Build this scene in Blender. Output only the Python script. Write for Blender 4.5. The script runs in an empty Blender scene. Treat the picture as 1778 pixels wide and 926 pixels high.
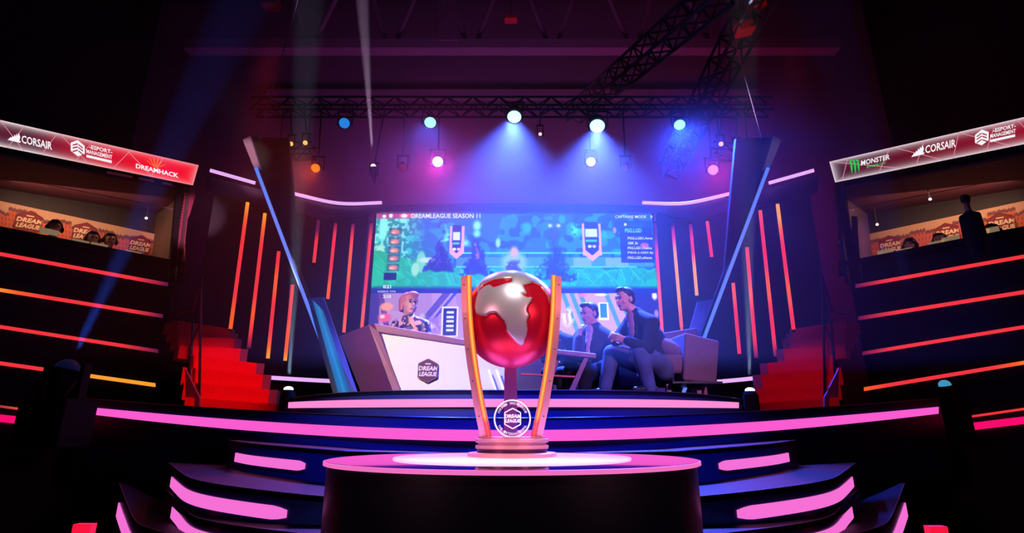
import bpy, math, random
import numpy as np
from mathutils import Vector, Matrix

random.seed(7)
PI = math.pi
SC = bpy.context.scene
COL = SC.collection

# ------------------------------------------------------------------ camera
F, CX, CY, HOR = 960.0, 889.0, 463.0, 750.0
CAMZ = 1.5
TH = math.atan((HOR - CY) / F)
cs, sn = math.cos(TH), math.sin(TH)
CAM = Vector((0, 0, CAMZ))
cam_d = bpy.data.cameras.new('camera')
cam_d.sensor_width = 36.0
cam_d.lens = 36.0 * F / 1778.0
cam_d.clip_start = 0.05
cam_d.clip_end = 100
cam = bpy.data.objects.new('camera', cam_d)
COL.objects.link(cam)
cam.location = CAM
cam.rotation_euler = (PI / 2 + TH, 0, 0)
SC.camera = cam

# ------------------------------------------------------------------ world, exposure
w = bpy.data.worlds.new('world')
SC.world = w
w.use_nodes = True
w.node_tree.nodes['Background'].inputs[0].default_value = (0.25, 0.1, 0.6, 1)
w.node_tree.nodes['Background'].inputs[1].default_value = 0.004
SC.view_settings.view_transform = 'Standard'
SC.view_settings.look = 'None'
SC.view_settings.exposure = 0.0
SC.view_settings.gamma = 1.0
SC.view_settings.use_curve_mapping = False
SC.cycles.use_denoising = True
SC.cycles.max_bounces = 6
SC.cycles.volume_bounces = 0
SC.cycles.transparent_max_bounces = 12
SC.cycles.volume_step_rate = 4
SC.cycles.sample_clamp_indirect = 3.0
SC.cycles.caustics_reflective = False
SC.cycles.caustics_refractive = False
SC.cycles.use_light_tree = True


def ray(px, py):
    u = (px - CX) / F
    v = (CY - py) / F
    return Vector((u, cs - v * sn, sn + v * cs))


def at(px, py, Y):
    d = ray(px, py)
    return CAM + d * (Y / d.y)


def onz(px, py, z):
    d = ray(px, py)
    return CAM + d * ((z - CAMZ) / d.z)


# side walls: vertical planes, left one through two plan points, right one mirrored
A2 = Vector((at(300, 400, 7.3).x, 7.3))
B2 = Vector((at(0, 400, 6.0).x, 6.0))
AB = (B2 - A2).normalized()
NRM = Vector((-AB.y, AB.x))            # towards the hall centre
if NRM.x < 0:
    NRM = -NRM


def W(side, px, py, off=0.0):
    """point on the side wall seen at pixel; off metres towards the hall"""
    if side > 0:
        px = 1778 - px
    d = ray(px, py)
    n = NRM
    p0 = A2 + NRM * off
    t = (p0.x * n.x + p0.y * n.y) / (d.x * n.x + d.y * n.y)
    p = CAM + d * t
    return Vector((-p.x, p.y, p.z)) if side > 0 else p


def wn(side):
    return Vector((NRM.x if side < 0 else -NRM.x, NRM.y, 0))


def s2l(c):
    return tuple(((x / 255.0) / 12.92 if x <= 10 else ((x / 255.0 + 0.055) / 1.055) ** 2.4) for x in c)


# ------------------------------------------------------------------ lamps of the hall, some added unseen
def aim(o, target):
    d = Vector(target) - o.location
    o.rotation_euler = d.to_track_quat('-Z', 'Y').to_euler()


def spot(loc, target, color, power, angle, blend=0.5, size=0.05):
    l = bpy.data.lights.new('spot_lamp', 'SPOT')
    l.color = color
    l.energy = power
    l.spot_size = math.radians(angle)
    l.spot_blend = blend
    l.shadow_soft_size = size
    o = bpy.data.objects.new('spot_lamp', l)
    COL.objects.link(o)
    o.location = loc
    aim(o, target)
    return o


def area(loc, target, color, power, sx, sy=None):
    l = bpy.data.lights.new('area_lamp', 'AREA')
    l.color = color
    l.energy = power
    l.size = sx
    if sy:
        l.shape = 'RECTANGLE'
        l.size_y = sy
    o = bpy.data.objects.new('area_lamp', l)
    COL.objects.link(o)
    o.location = loc
    aim(o, target)
    return o


BLUE = (0.02, 0.06, 1.0)
# front-of-house lamps over the audience, plus added unseen ones
for x_ in (-1.7, 0.0, 1.7):
    spot((x_, 2.75, 4.4), (x_ * 0.35, 4.7, 1.3), BLUE, 1500 if x_ == 0 else 1000, 52, 1.0, 0.2)     # unseen lamps added for a blue wash on the stage front
spot((-2.5, -1.0, 5.0), (-1.0, 5.4, 2.3), (1.0, 0.80, 0.56), 3200, 19, 0.9, 0.2)   # desk key
spot((3.2, -1.0, 5.0), (1.4, 5.8, 2.4), (0.85, 0.42, 1.0), 1900, 20, 0.9, 0.2)      # sofa key
spot((0.3, 0.9, 4.6), (0, 2.5, 1.9), (1.0, 0.92, 0.92), 2100, 17, 0.9, 0.9)         # trophy key
spot((-1.8, 0.6, 2.2), (0, 2.5, 1.6), (1.0, 0.36, 0.46), 150, 24, 0.9, 0.5)  # added unseen pink side lights, this and the next, brightening the trophy
spot((1.8, 0.6, 2.2), (0, 2.5, 1.6), (1.0, 0.36, 0.46), 150, 24, 0.9, 0.5)
# upward plum wash on roof and back wall
area((0, 9.8, 6.2), (0, 12.8, 10.5), (0.50, 0.11, 0.48), 135, 6, 0.8)
area((4.8, 9.6, 5.0), (5.0, 12.8, 8.0), (1.0, 0.02, 0.16), 60, 1.0)
area((-4.6, 9.6, 5.6), (-4.0, 12.8, 9.0), (0.6, 0.04, 0.36), 30, 1.0)
# narrow unseen spots added to brighten the fin tops and the booth ends
spot((-1.5, 1.0, 4.2), tuple(at(434, 265, 6.0)), (1.0, 0.75, 0.8), 900, 5, 0.6, 0.05)
spot((1.5, 1.0, 4.2), tuple(at(1344, 265, 6.0)), (0.8, 0.7, 1.0), 350, 5, 0.6, 0.05)
spot((-1.8, 4.0, 3.6), tuple(W(-1, 326, 385)), (1.0, 0.4, 0.65), 650, 11, 0.7, 0.05)


# ------------------------------------------------------------------ materials
MATS = {}


def mat(name, color, rough=0.6, metal=0.0, emit=None, strength=1.0, alpha=1.0, spec=0.5, noise=0.0, nscale=8.0, bump=0.0, coat=0.0):
    if name in MATS:
        return MATS[name]
    m = bpy.data.materials.new(name)
    m.use_nodes = True
    nt = m.node_tree
    b = nt.nodes['Principled BSDF']
    c = (*s2l(color), 1)
    b.inputs['Base Color'].default_value = c
    b.inputs['Roughness'].default_value = rough
    b.inputs['Metallic'].default_value = metal
    b.inputs['Specular IOR Level'].default_value = spec
    b.inputs['Alpha'].default_value = alpha
    b.inputs['Coat Weight'].default_value = coat
    if emit:
        b.inputs['Emission Color'].default_value = (*s2l(emit), 1)
        b.inputs['Emission Strength'].default_value = strength
    if noise or bump:
        tc = nt.nodes.new('ShaderNodeTexCoord')
        n = nt.nodes.new('ShaderNodeTexNoise')
        n.inputs['Scale'].default_value = nscale
        n.inputs['Detail'].default_value = 5
        nt.links.new(tc.outputs['Object'], n.inputs['Vector'])
        if noise:
            mx = nt.nodes.new('ShaderNodeMixRGB')
            mx.blend_type = 'MULTIPLY'
            mx.inputs[0].default_value = noise
            mx.inputs[1].default_value = c
            nt.links.new(n.outputs['Fac'], mx.inputs[2])
            nt.links.new(mx.outputs[0], b.inputs['Base Color'])
        if bump:
            bp = nt.nodes.new('ShaderNodeBump')
            bp.inputs['Strength'].default_value = bump
            bp.inputs['Distance'].default_value = 0.01
            nt.links.new(n.outputs['Fac'], bp.inputs['Height'])
            nt.links.new(bp.outputs['Normal'], b.inputs['Normal'])
    MATS[name] = m
    return m


def led_mat(name, strength=1.0, base=(10, 10, 10)):
    """emission colour per vertex: pixel LEDs, screens and lit prints"""
    if name in MATS:
        return MATS[name]
    m = bpy.data.materials.new(name)
    m.use_nodes = True
    nt = m.node_tree
    b = nt.nodes['Principled BSDF']
    b.inputs['Base Color'].default_value = (*s2l(base), 1)
    b.inputs['Roughness'].default_value = 0.5
    a = nt.nodes.new('ShaderNodeAttribute')
    a.attribute_name = 'Col'
    nt.links.new(a.outputs['Color'], b.inputs['Emission Color'])
    b.inputs['Emission Strength'].default_value = strength
    MATS[name] = m
    return m


def print_mat(name, rough=0.6):
    if name in MATS:
        return MATS[name]
    m = bpy.data.materials.new(name)
    m.use_nodes = True
    nt = m.node_tree
    b = nt.nodes['Principled BSDF']
    b.inputs['Roughness'].default_value = rough
    a = nt.nodes.new('ShaderNodeAttribute')
    a.attribute_name = 'Col'
    nt.links.new(a.outputs['Color'], b.inputs['Base Color'])
    MATS[name] = m
    return m


def glass_mat(name, color=(255, 255, 255), alpha=0.12):
    if name in MATS:
        return MATS[name]
    m = bpy.data.materials.new(name)
    m.use_nodes = True
    nt = m.node_tree
    nt.nodes.clear()
    out = nt.nodes.new('ShaderNodeOutputMaterial')
    mix = nt.nodes.new('ShaderNodeMixShader')
    tr = nt.nodes.new('ShaderNodeBsdfTransparent')
    gl = nt.nodes.new('ShaderNodeBsdfGlossy')
    gl.inputs['Roughness'].default_value = 0.03
    gl.inputs['Color'].default_value = (*s2l(color), 1)
    mix.inputs[0].default_value = alpha
    nt.links.new(tr.outputs[0], mix.inputs[1])
    nt.links.new(gl.outputs[0], mix.inputs[2])
    nt.links.new(mix.outputs[0], out.inputs['Surface'])
    MATS[name] = m
    return m


M_BLACK = mat('black_laminate', (4, 4, 8), 0.5, noise=0.4, nscale=3, spec=0.1)
M_MATT = mat('matt_black', (12, 11, 14), 0.8, noise=0.5, nscale=6)
M_NAVY = mat('navy_laminate', (34, 38, 100), 0.3, noise=0.3, nscale=3)
M_WALL = mat('dark_wall', (16, 14, 24), 0.7, noise=0.5, nscale=2)
M_STEEL = mat('dark_steel', (60, 58, 66), 0.4, 0.8, noise=0.3, nscale=20)
M_ALU = mat('truss_paint', (34, 24, 36), 0.7, 0.0, noise=0.3, nscale=15)
M_RAIL = mat('edge_metal', (150, 140, 160), 0.3, 0.9)
M_LED = led_mat('pixel_led', 1.0)
M_PRINT = print_mat('printed_panel')
M_CARPET = mat('red_carpet', (225, 12, 40), 0.95, noise=0.3, nscale=40, bump=0.3)
M_GREYP = mat('grey_stair_panel', (120, 100, 130), 0.6)
M_MAUVE = mat('mauve_metal', (165, 120, 140), 0.35, 0.3, noise=0.2, nscale=12)
M_FABRIC = mat('sofa_fabric', (120, 88, 112), 0.95, noise=0.35, nscale=60, bump=0.4)
M_WOOD = mat('desk_wood', (150, 88, 112), 0.5, noise=0.3, nscale=9)
M_WHITE = mat('white_gloss', (225, 220, 212), 0.35)
M_SUIT = mat('dark_suit', (11, 12, 28), 0.85, noise=0.3, nscale=30)
M_JEANS = mat('washed_jeans', (85, 96, 145), 0.9, noise=0.75, nscale=9)
M_SKIN = mat('skin', (226, 160, 150), 0.5, noise=0.12, nscale=10)
M_HAIRD = mat('dark_hair', (34, 24, 34), 0.6, noise=0.5, nscale=50)
M_SHIRT = mat('grey_shirt', (130, 110, 160), 0.8)


# ------------------------------------------------------------------ mesh building
class MB:
    def __init__(s):
        s.v, s.f, s.c = [], [], []

    def add(s, vs, fs, col=None):
        o = len(s.v)
        s.v += [tuple(v) for v in vs]
        s.f += [tuple(i + o for i in f) for f in fs]
        if col is None:
            col = (1, 1, 1)
        if len(vs) and isinstance(col[0], (int, float)):
            s.c += [tuple(col)] * len(vs)
        else:
            s.c += [tuple(c) for c in col]
        return s

    def box(s, c, size, rot=None, col=None):
        hx, hy, hz = size[0] / 2, size[1] / 2, size[2] / 2
        vs = [Vector((x, y, z)) for x in (-hx, hx) for y in (-hy, hy) for z in (-hz, hz)]
        if rot is not None:
            vs = [rot @ v for v in vs]
        vs = [v + Vector(c) for v in vs]
        return s.add(vs, [(0, 1, 3, 2), (4, 6, 7, 5), (0, 4, 5, 1), (2, 3, 7, 6), (0, 2, 6, 4), (1, 5, 7, 3)], col)

    def tube(s, a, b, r1, r2=None, n=12, col=None, col2=None):
        a, b = Vector(a), Vector(b)
        r2 = r1 if r2 is None else r2
        q = (b - a).to_track_quat('Z', 'Y')
        vs = []
        for p, r in ((a, r1), (b, r2)):
            for k in range(n):
                an = 2 * PI * k / n
                vs.append(p + q @ Vector((r * math.cos(an), r * math.sin(an), 0)))
        fs = [(k, (k + 1) % n, n + (k + 1) % n, n + k) for k in range(n)]
        fs += [tuple(range(n - 1, -1, -1)), tuple(range(n, 2 * n))]
        if col2 is not None:
            col = [col] * n + [col2] * n
        return s.add(vs, fs, col)

    def path(s, pts, r, n=10, cols=None):
        pts = [Vector(p) for p in pts]
        m = len(pts)
        vs, cc = [], []
        for i, p in enumerate(pts):
            d = pts[min(i + 1, m - 1)] - pts[max(i - 1, 0)]
            q = d.to_track_quat('Z', 'Y')
            rr = r[i] if isinstance(r, (list, tuple)) else r
            for k in range(n):
                an = 2 * PI * k / n
                vs.append(p + q @ Vector((rr * math.cos(an), rr * math.sin(an), 0)))
                cc.append(cols[i] if cols else (1, 1, 1))
        fs = [(i * n + k, i * n + (k + 1) % n, (i + 1) * n + (k + 1) % n, (i + 1) * n + k) for i in range(m - 1) for k in range(n)]
        fs += [tuple(range(n - 1, -1, -1)), tuple(range((m - 1) * n, m * n))]
        return s.add(vs, fs, cc)

    def lathe(s, prof, c, n=64, col=None):
        c = Vector(c)
        vs = []
        for r, z in prof:
            for k in range(n):
                an = 2 * PI * k / n
                vs.append(c + Vector((r * math.cos(an), r * math.sin(an), z)))
        m = len(prof)
        fs = [(i * n + k, i * n + (k + 1) % n, (i + 1) * n + (k + 1) % n, (i + 1) * n + k) for i in range(m - 1) for k in range(n)]
        fs += [tuple(range(n - 1, -1, -1)), tuple(range((m - 1) * n, m * n))]
        return s.add(vs, fs, col)

    def ball(s, c, r, n=16, m=10, rot=None, col=None):
        if isinstance(r, (int, float)):
            r = (r, r, r)
        c = Vector(c)
        vs = [Vector((0, 0, r[2]))]
        for i in range(1, m):
            t = PI * i / m
            for k in range(n):
                an = 2 * PI * k / n
                vs.append(Vector((r[0] * math.sin(t) * math.cos(an), r[1] * math.sin(t) * math.sin(an), r[2] * math.cos(t))))
        vs.append(Vector((0, 0, -r[2])))
        if rot is not None:
            vs = [rot @ v for v in vs]
        vs = [v + c for v in vs]
        fs = [(0, 1 + k, 1 + (k + 1) % n) for k in range(n)]
        for i in range(m - 2):
            a = 1 + i * n
            fs += [(a + k, a + n + k, a + n + (k + 1) % n, a + (k + 1) % n) for k in range(n)]
        a = 1 + (m - 2) * n
        fs += [(a + k, len(vs) - 1, a + (k + 1) % n) for k in range(n)]
        return s.add(vs, fs, col)

    def capsule(s, a, ra, b, rb, n=14):
        s.tube(a, b, ra, rb, n)
        s.ball(a, ra, n, 8)
        s.ball(b, rb, n, 8)
        return s

    def prism(s, poly, off, col=None):
        """solid from a polygon (list of 3-D points) and an offset vector"""
        poly = [Vector(p) for p in poly]
        off = Vector(off)
        n = len(poly)
        vs = poly + [p + off for p in poly]
        fs = [tuple(range(n)), tuple(range(2 * n - 1, n - 1, -1))]
        fs += [(k, n + k, n + (k + 1) % n, (k + 1) % n) for k in range(n)]
        return s.add(vs, fs, col)

    def band(s, tops, bots, t, cols=None, vec=None):
        """solid strip: front face between tops and bots, t thick away from the camera"""
        tops = [Vector(p) for p in tops]
        bots = [Vector(p) for p in bots]
        m = len(tops)
        vs, cc = [], []
        for i in range(m):
            if vec is not None:
                n = Vector(vec)
            else:
                d = tops[min(i + 1, m - 1)] - tops[max(i - 1, 0)]
                n = Vector((-d.y, d.x, 0))
                if n.length < 1e-6:
                    n = Vector((0, 1, 0))
                n.normalize()
                if n.dot(tops[i] - CAM) < 0:
                    n = -n
            vs += [tops[i], bots[i], tops[i] + n * t, bots[i] + n * t]
            cc += [cols[i] if cols else (1, 1, 1)] * 4
        fs = []
        for i in range(m - 1):
            a, b = 4 * i, 4 * (i + 1)
            fs += [(a, a + 1, b + 1, b), (a + 2, b + 2, b + 3, a + 3), (a, b, b + 2, a + 2), (a + 1, a + 3, b + 3, b + 1)]
        fs += [(0, 2, 3, 1), (4 * m - 4, 4 * m - 3, 4 * m - 1, 4 * m - 2)]
        return s.add(vs, fs, cc)

    def mesh(s, name, smooth=False):
        me = bpy.data.meshes.new(name)
        me.from_pydata(s.v, [], s.f)
        at_ = me.color_attributes.new('Col', 'FLOAT_COLOR', 'POINT')
        arr = np.ones((len(s.v), 4), dtype=np.float32)
        arr[:, :3] = np.array(s.c, dtype=np.float32).reshape(-1, 3)
        at_.data.foreach_set('color', arr.ravel())
        import bmesh
        bm = bmesh.new()
        bm.from_mesh(me)
        bmesh.ops.recalc_face_normals(bm, faces=bm.faces)
        bm.to_mesh(me)
        bm.free()
        if smooth:
            me.polygons.foreach_set('use_smooth', [True] * len(me.polygons))
            try:
                me.set_sharp_from_angle(angle=math.radians(40))
            except Exception:
                pass
        me.update()
        return me


def build(name, mb, m, parent=None, label=None, cat=None, group=None, kind=None, smooth=False, bevel=0):
    o = bpy.data.objects.new(name, mb.mesh(name, smooth) if isinstance(mb, MB) else mb)
    COL.objects.link(o)
    o.data.materials.append(m)
    if parent is not None:
        o.parent = parent
        o.matrix_parent_inverse = Matrix.Translation(-parent_world(parent))
    if bevel:
        b = o.modifiers.new('bevel', 'BEVEL')
        b.width = bevel
        b.segments = 3
        b.limit_method = 'ANGLE'
    tag(o, label, cat, group, kind)
    return o


def parent_world(p):
    v = Vector(p.location)
    while p.parent is not None:
        v = v + p.matrix_parent_inverse.to_translation()
        p = p.parent
        v = v + Vector(p.location)
    return v


def tag(o, label=None, cat=None, group=None, kind=None):
    if label: o['label'] = label
    if cat: o['category'] = cat
    if group: o['group'] = group
    if kind: o['kind'] = kind
    return o


def thing(name, label, cat, loc=(0, 0, 0), group=None):
    o = bpy.data.objects.new(name, None)
    o.empty_display_size = 0.1
    COL.objects.link(o)
    o.location = loc
    return tag(o, label, cat, group)


def lerp(a, b, t):
    return a + (b - a) * t


def interp(xs, ys, x):
    return float(np.interp(x, xs, ys))


def curve_pts(keys, n):
    """keys (px, py, Y) -> n smooth interpolated samples (Catmull-Rom)"""
    k = [np.array(p, float) for p in keys]
    k = [2 * k[0] - k[1]] + k + [2 * k[-1] - k[-2]]
    out = []
    segs = len(k) - 3
    for i in range(n):
        t = i / (n - 1) * segs
        j = min(int(t), segs - 1)
        t -= j
        p0, p1, p2, p3 = k[j:j + 4]
        out.append(0.5 * ((2 * p1) + (-p0 + p2) * t + (2 * p0 - 5 * p1 + 4 * p2 - p3) * t * t + (-p0 + 3 * p1 - 3 * p2 + p3) * t ** 3))
    return out


def flip(keys):
    return [(1778 - p[0],) + tuple(p[1:]) for p in keys]


_txt = {}


def text2d(s, bold=0.0, res=2):
    key = (s, bold)
    if key in _txt:
        return _txt[key]
    cu = bpy.data.curves.new('t', 'FONT')
    cu.body = s
    cu.size = 1
    cu.offset = bold
    cu.resolution_u = res
    cu.fill_mode = 'FRONT'
    o = bpy.data.objects.new('t', cu)
    me = bpy.data.meshes.new_from_object(o)
    v = np.array([tuple(x.co) for x in me.vertices])
    f = [tuple(p.vertices) for p in me.polygons]
    mn, mx = v[:, :2].min(0), v[:, :2].max(0)
    uv = (v[:, :2] - mn) / (mx - mn)
    bpy.data.objects.remove(o)
    bpy.data.meshes.remove(me)
    bpy.data.curves.remove(cu)
    _txt[key] = (uv, f)
    return _txt[key]


def put_text(mb, s, fn, u0, v0, u1, v1, col, bold=0.02, shear=0.0):
    """text fitted into the rectangle u0..u1, v0..v1 of the surface map fn(u, v)"""
    uv, f = text2d(s, bold)
    vs = []
    for a, b in uv:
        vs.append(fn(u0 + (u1 - u0) * a + shear * b, v0 + (v1 - v0) * b))
    mb.add(vs, f, col)


def put_poly(mb, pts, fn, col):
    mb.add([fn(u, v) for u, v in pts], [tuple(range(len(pts)))], col)


def put_line(mb, a, b, wd, fn, col, asp=1.0):
    """thin line in surface coordinates; asp = metres of u over metres of v"""
    dx, dy = (b[0] - a[0]) * asp, b[1] - a[1]
    L = math.hypot(dx, dy)
    nx, ny = -dy / L * wd / asp, dx / L * wd
    put_poly(mb, [(a[0] - nx, a[1] - ny), (b[0] - nx, b[1] - ny), (b[0] + nx, b[1] + ny), (a[0] + nx, a[1] + ny)], fn, col)


# ================================================================== SETTING
mb = MB().box((0, 5, -0.05), (20, 22, 0.1))
build('floor', mb, M_MATT, kind='structure')
mb = MB().box((0, 5, 13.65), (20, 22, 0.1))
build('ceiling', mb, mat('ceiling_paint', (70, 58, 78), 0.85, noise=0.5, nscale=1.5), kind='structure')
mb = MB().box((0, 13.05, 6.8), (20, 0.1, 13.6))
build('wall_back', mb, mat('hall_paint', (120, 95, 130), 0.85, noise=0.4, nscale=1.2), kind='structure')
for sx, nm in ((-1, 'wall_left'), (1, 'wall_right')):
    build(nm, MB().box((sx * 10.05, 5, 6.8), (0.1, 22, 13.6)), M_WALL, kind='structure')
build('wall_rear', MB().box((0, -6.05, 6.8), (20, 0.1, 13.6)), M_WALL, kind='structure')

# ================================================================== STAGE
PINK = s2l((252, 92, 208))
PINKL = s2l((255, 140, 214))
LAV = s2l((236, 176, 250))
MAG = s2l((250, 10, 110))

STX = [148, 300, 500, 700, 889]
STY = [6.2, 5.55, 4.85, 4.42, 4.3]


def sY(px):
    p = px if px <= 889 else 1778 - px
    return interp(STX, STY, p)


def arc(keys, n=60):
    """keys for the left half (px, py) -> full symmetric list"""
    out = []
    xs = [k[0] for k in keys]
    ys = [k[1] for k in keys]
    # smooth even polynomial through keys
    u = np.array([889 - x for x in xs]) / 740.0
    A = np.vander(u ** 2, min(3, len(u)))
    c = np.linalg.lstsq(A, np.array(ys, float), rcond=None)[0]
    for i in range(n + 1):
        px = lerp(xs[0], 1778 - xs[0], i / n)
        uu = ((889 - px) / 740.0) ** 2
        out.append((px, float(np.polyval(c, uu))))
    return out


uY = np.polyfit([((889 - x) / 740.0) ** 2 for x in STX], STY, 2)


def sYs(px):
    return float(np.polyval(uY, ((889 - px) / 740.0) ** 2))


stage = thing('stage', 'wide black curved main stage with a long pink light strip along its front', 'stage', (0, 6, 1.6))
edge = arc([(148, 692), (300, 704), (500, 716), (700, 724), (889, 726)])
tops = [at(x, y, sYs(x)) for x, y in edge]
bots = [Vector((p.x, p.y, 1.05)) for p in tops]
build('front_panel', MB().band(tops, bots, 0.06), M_NAVY, stage)
# deck behind the edge
mb = MB()
n = len(tops)
back = [Vector((p.x * 1.05, max(9.3, p.y + 2), 1.6)) for p in tops]
vs = [p + Vector((0, 0, -0.012)) for p in tops] + back
mb.add(vs, [(i, i + 1, n + i + 1, n + i) for i in range(n - 1)])
lo = [v - Vector((0, 0, 0.08)) for v in vs]
mb.add(lo, [(i, i + 1, n + i + 1, n + i) for i in range(n - 1)])
build('deck', mb, M_BLACK, stage)
mb = MB()
mb.path([p + Vector((0, -0.006, 0)) for p in tops], 0.004, 6)
build('edge_trim', mb, M_RAIL, stage)
top = arc([(148, 707), (300, 720), (500, 736), (700, 744), (889, 747)])
bot = arc([(148, 719), (300, 735), (500, 754), (700, 764), (889, 766)])
t3 = [at(x, y, sYs(x) - 0.03) for x, y in top]
b3 = [at(x, y, sYs(x) - 0.03) for x, y in bot]
build('light_strip', MB().band(t3, b3, 0.025, [PINK] * len(t3)), M_LED, stage)

# raised platform
plat = thing('platform', 'raised round dark blue platform with pink light strip carrying the desk and sofa', 'platform', (0, 6, 1.7))
PW = 394.0


def pY(px):
    u = abs(889 - px) / PW
    u = min(u, 1)
    return 5.2 + 1.35 * (1 - math.sqrt(max(0, 1 - (0.93 * u) ** 2)))


def parc(x0, keys, n=60):
    out = []
    for i in range(n + 1):
        a = PI * i / n
        px = 889 - (889 - x0) * math.cos(a)
        u = ((889 - px) / PW) ** 2
        xs = np.array([((889 - k[0]) / PW) ** 2 for k in keys])
        c = np.polyfit(xs, [k[1] for k in keys], min(2, len(keys) - 1))
        out.append((px, float(np.polyval(c, u))))
    return out


pt = parc(491, [(889, 678), (600, 682), (495, 693)])
ptops = [at(x, y, pY(x)) for x, y in pt]
pb = parc(491, [(889, 730), (600, 730), (495, 730)])
pbots = [Vector((p.x, p.y, 1.61)) for p in ptops]
build('front_panel', MB().band(ptops, pbots, 0.05), M_NAVY, plat)
mb = MB()
n = len(ptops)
ptz = ptops[n // 2].z
cap = [Vector((p.x, p.y, p.z)) for p in ptops] + [Vector((ptops[-1].x, 7.46, ptz)), Vector((ptops[0].x, 7.46, ptz))]
mb.prism(cap, (0, 0, -0.04))
build('deck', mb, M_BLACK, plat)
build('edge_trim', MB().path([p + Vector((0, -0.005, 0)) for p in ptops], 0.004, 6), M_RAIL, plat)
a1 = parc(495, [(889, 693), (700, 693.5), (600, 695), (497, 699)])
a2 = parc(495, [(889, 707), (700, 707.5), (600, 708), (497, 709)])
build('light_strip', MB().band([at(x, y, pY(x) - 0.03) for x, y in a1], [at(x, y, pY(x) - 0.03) for x, y in a2], 0.025, [PINKL] * 61), M_LED, plat)
FLZ = ptz       # platform top

# ------------------------------------------------------------------ foreground steps
steps_def = [
    dict(keys=[(398, 765, 4.75), (440, 771, 4.35), (520, 778, 4.05), (600, 784, 3.92)], bot=1.16, strip=(0.13, 0.72, 0.083, 0.148), word='upper', n=1),
    dict(keys=[(293, 804, 4.9), (312, 819, 4.1), (332, 831, 3.72), (370, 840, 3.5), (440, 850, 3.36), (520, 859, 3.28), (596, 866, 3.24)], bot=1.0, strip=(0.09, 0.8, 0.07, 0.14), word='middle', n=2),
    dict(keys=[(288, 850, 4.6), (312, 873, 3.95), (336, 896, 3.55), (380, 908, 3.3), (440, 917, 3.16), (520, 927, 2.98), (592, 934, 2.9)], bot=0.85, strip=(0.12, 0.8, 0.06, 0.13), word='lower', n=2),
    dict(keys=[(208, 840, 4.9), (220, 872, 4.6), (236, 905, 4.25), (262, 918, 3.9), (310, 931, 3.5), (420, 952, 2.95), (585, 985, 2.6)], bot=0.3, strip=(0.07, 0.8, 0.10, 0.20), word='lowest', n=2),
]
for d in steps_def:
    for side in (-1, 1):
        kk = d['keys'] if side < 0 else flip(d['keys'])
        front = [at(*p) for p in curve_pts(kk, 40)]
        if d['word'] == 'upper':
            if side > 0:
                continue
            front = front + [at(889, 790, 3.88)] + [at(*p) for p in curve_pts(flip(d['keys']), 40)][::-1]
        nm = '' if d['word'] == 'upper' else (' left of the pedestal' if side < 0 else ' right of the pedestal')
        st = thing('stage_step', 'black curved %s step before the stage%s with pink light strip' % (d['word'], nm), 'step', (front[len(front) // 2].x, front[len(front) // 2].y, d['bot']), 'curved steps before the stage')
        n = len(front)
        backv = [Vector((p.x, max(p.y + 0.05, min(p.y + 0.8, 4.95)), p.z - 0.002)) for p in front]
        fb, bb = [Vector((p.x, p.y, d['bot'])) for p in front], [Vector((p.x, p.y, d['bot'])) for p in backv]
        mb = MB().add([p - Vector((0, 0, 0.001)) for p in front] + backv + [p - Vector((0, 0, 0.03)) for p in front + backv],
                      [(i, i + 1, n + i + 1, n + i) for i in range(n - 1)] + [(2 * n + i, 3 * n + i, 3 * n + i + 1, 2 * n + i + 1) for i in range(n - 1)]
                      + [(i, 2 * n + i, 2 * n + i + 1, i + 1) for i in range(n - 1)] + [(n + i, n + i + 1, 3 * n + i + 1, 3 * n + i) for i in range(n - 1)]
                      + [(0, n, 3 * n, 2 * n), (n - 1, 3 * n - 1, 4 * n - 1, 2 * n - 1)])
        build('tread', mb, M_BLACK, st)
        q = lambda L_: [p - Vector((0, 0, 0.03)) for p in L_]
        mb = MB().add(q(front) + fb, [(i, n + i, n + i + 1, i + 1) for i in range(n - 1)])
        mb.add([q(front)[0], q(backv)[0], bb[0], fb[0]], [(0, 1, 2, 3)])
        mb.add([q(front)[-1], q(backv)[-1], bb[-1], fb[-1]], [(0, 1, 2, 3)])
        build('fascia', mb, M_NAVY, st)
        build('edge_trim', MB().path([p + Vector((0, -0.004, 0.002)) for p in front], 0.0026, 6), M_RAIL, st)
        f0, f1, dt, db = d['strip']
        runs = [front] if d['word'] != 'upper' else [front[:40], front[41:][::-1]]
        for P in runs:
            a, b = int(f0 * 39), int(f1 * 39)
            seg = [p + Vector((0, -0.012, 0)) for p in P[a:b + 1]]
            tp, bt = [], []
            m = len(seg)
            for i, p in enumerate(seg):
                k = min(1.0, (m - 1 - i) / 1.5)         # rounded inner end
                h = (db - dt) / 2
                hh = h * (0.55 + 0.45 * k)
                c = (dt + db) / 2
                tp.append(p - Vector((0, 0, c - hh)))
                bt.append(p - Vector((0, 0, c + hh)))
            build('light_strip', MB().band(tp, bt, 0.01, [s2l((246, 112, 214))] * m), M_LED, st)
            if d['n'] == 2 and d['word'] != 'lowest':
                sg = 1 if P[-1].x < 0 else -1
                e = P[-1] + Vector((sg * 0.006, 0.05, 0))
                e2 = e + Vector((0, 0.3, 0))
                build('light_strip', MB().band([e - Vector((0, 0, dt - 0.01)), e2 - Vector((0, 0, dt - 0.01))], [e - Vector((0, 0, db)), e2 - Vector((0, 0, db))], 0.005, [PINKL] * 2, vec=(-sg, 0, 0)), M_LED, st)
            elif d['n'] == 1:
                sg = 1 if P[-1].x < 0 else -1
                e = P[-1] + Vector((-sg * 0.03, -0.012, 0))
                e2 = e + Vector((sg * 0.03, 0, 0))
                build('light_strip', MB().band([e - Vector((0, 0, dt)), e2 - Vector((0, 0, dt))], [e - Vector((0, 0, db)), e2 - Vector((0, 0, db - 0.02))], 0.01, [PINKL] * 2, vec=(0, 1, 0)), M_LED, st)

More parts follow.
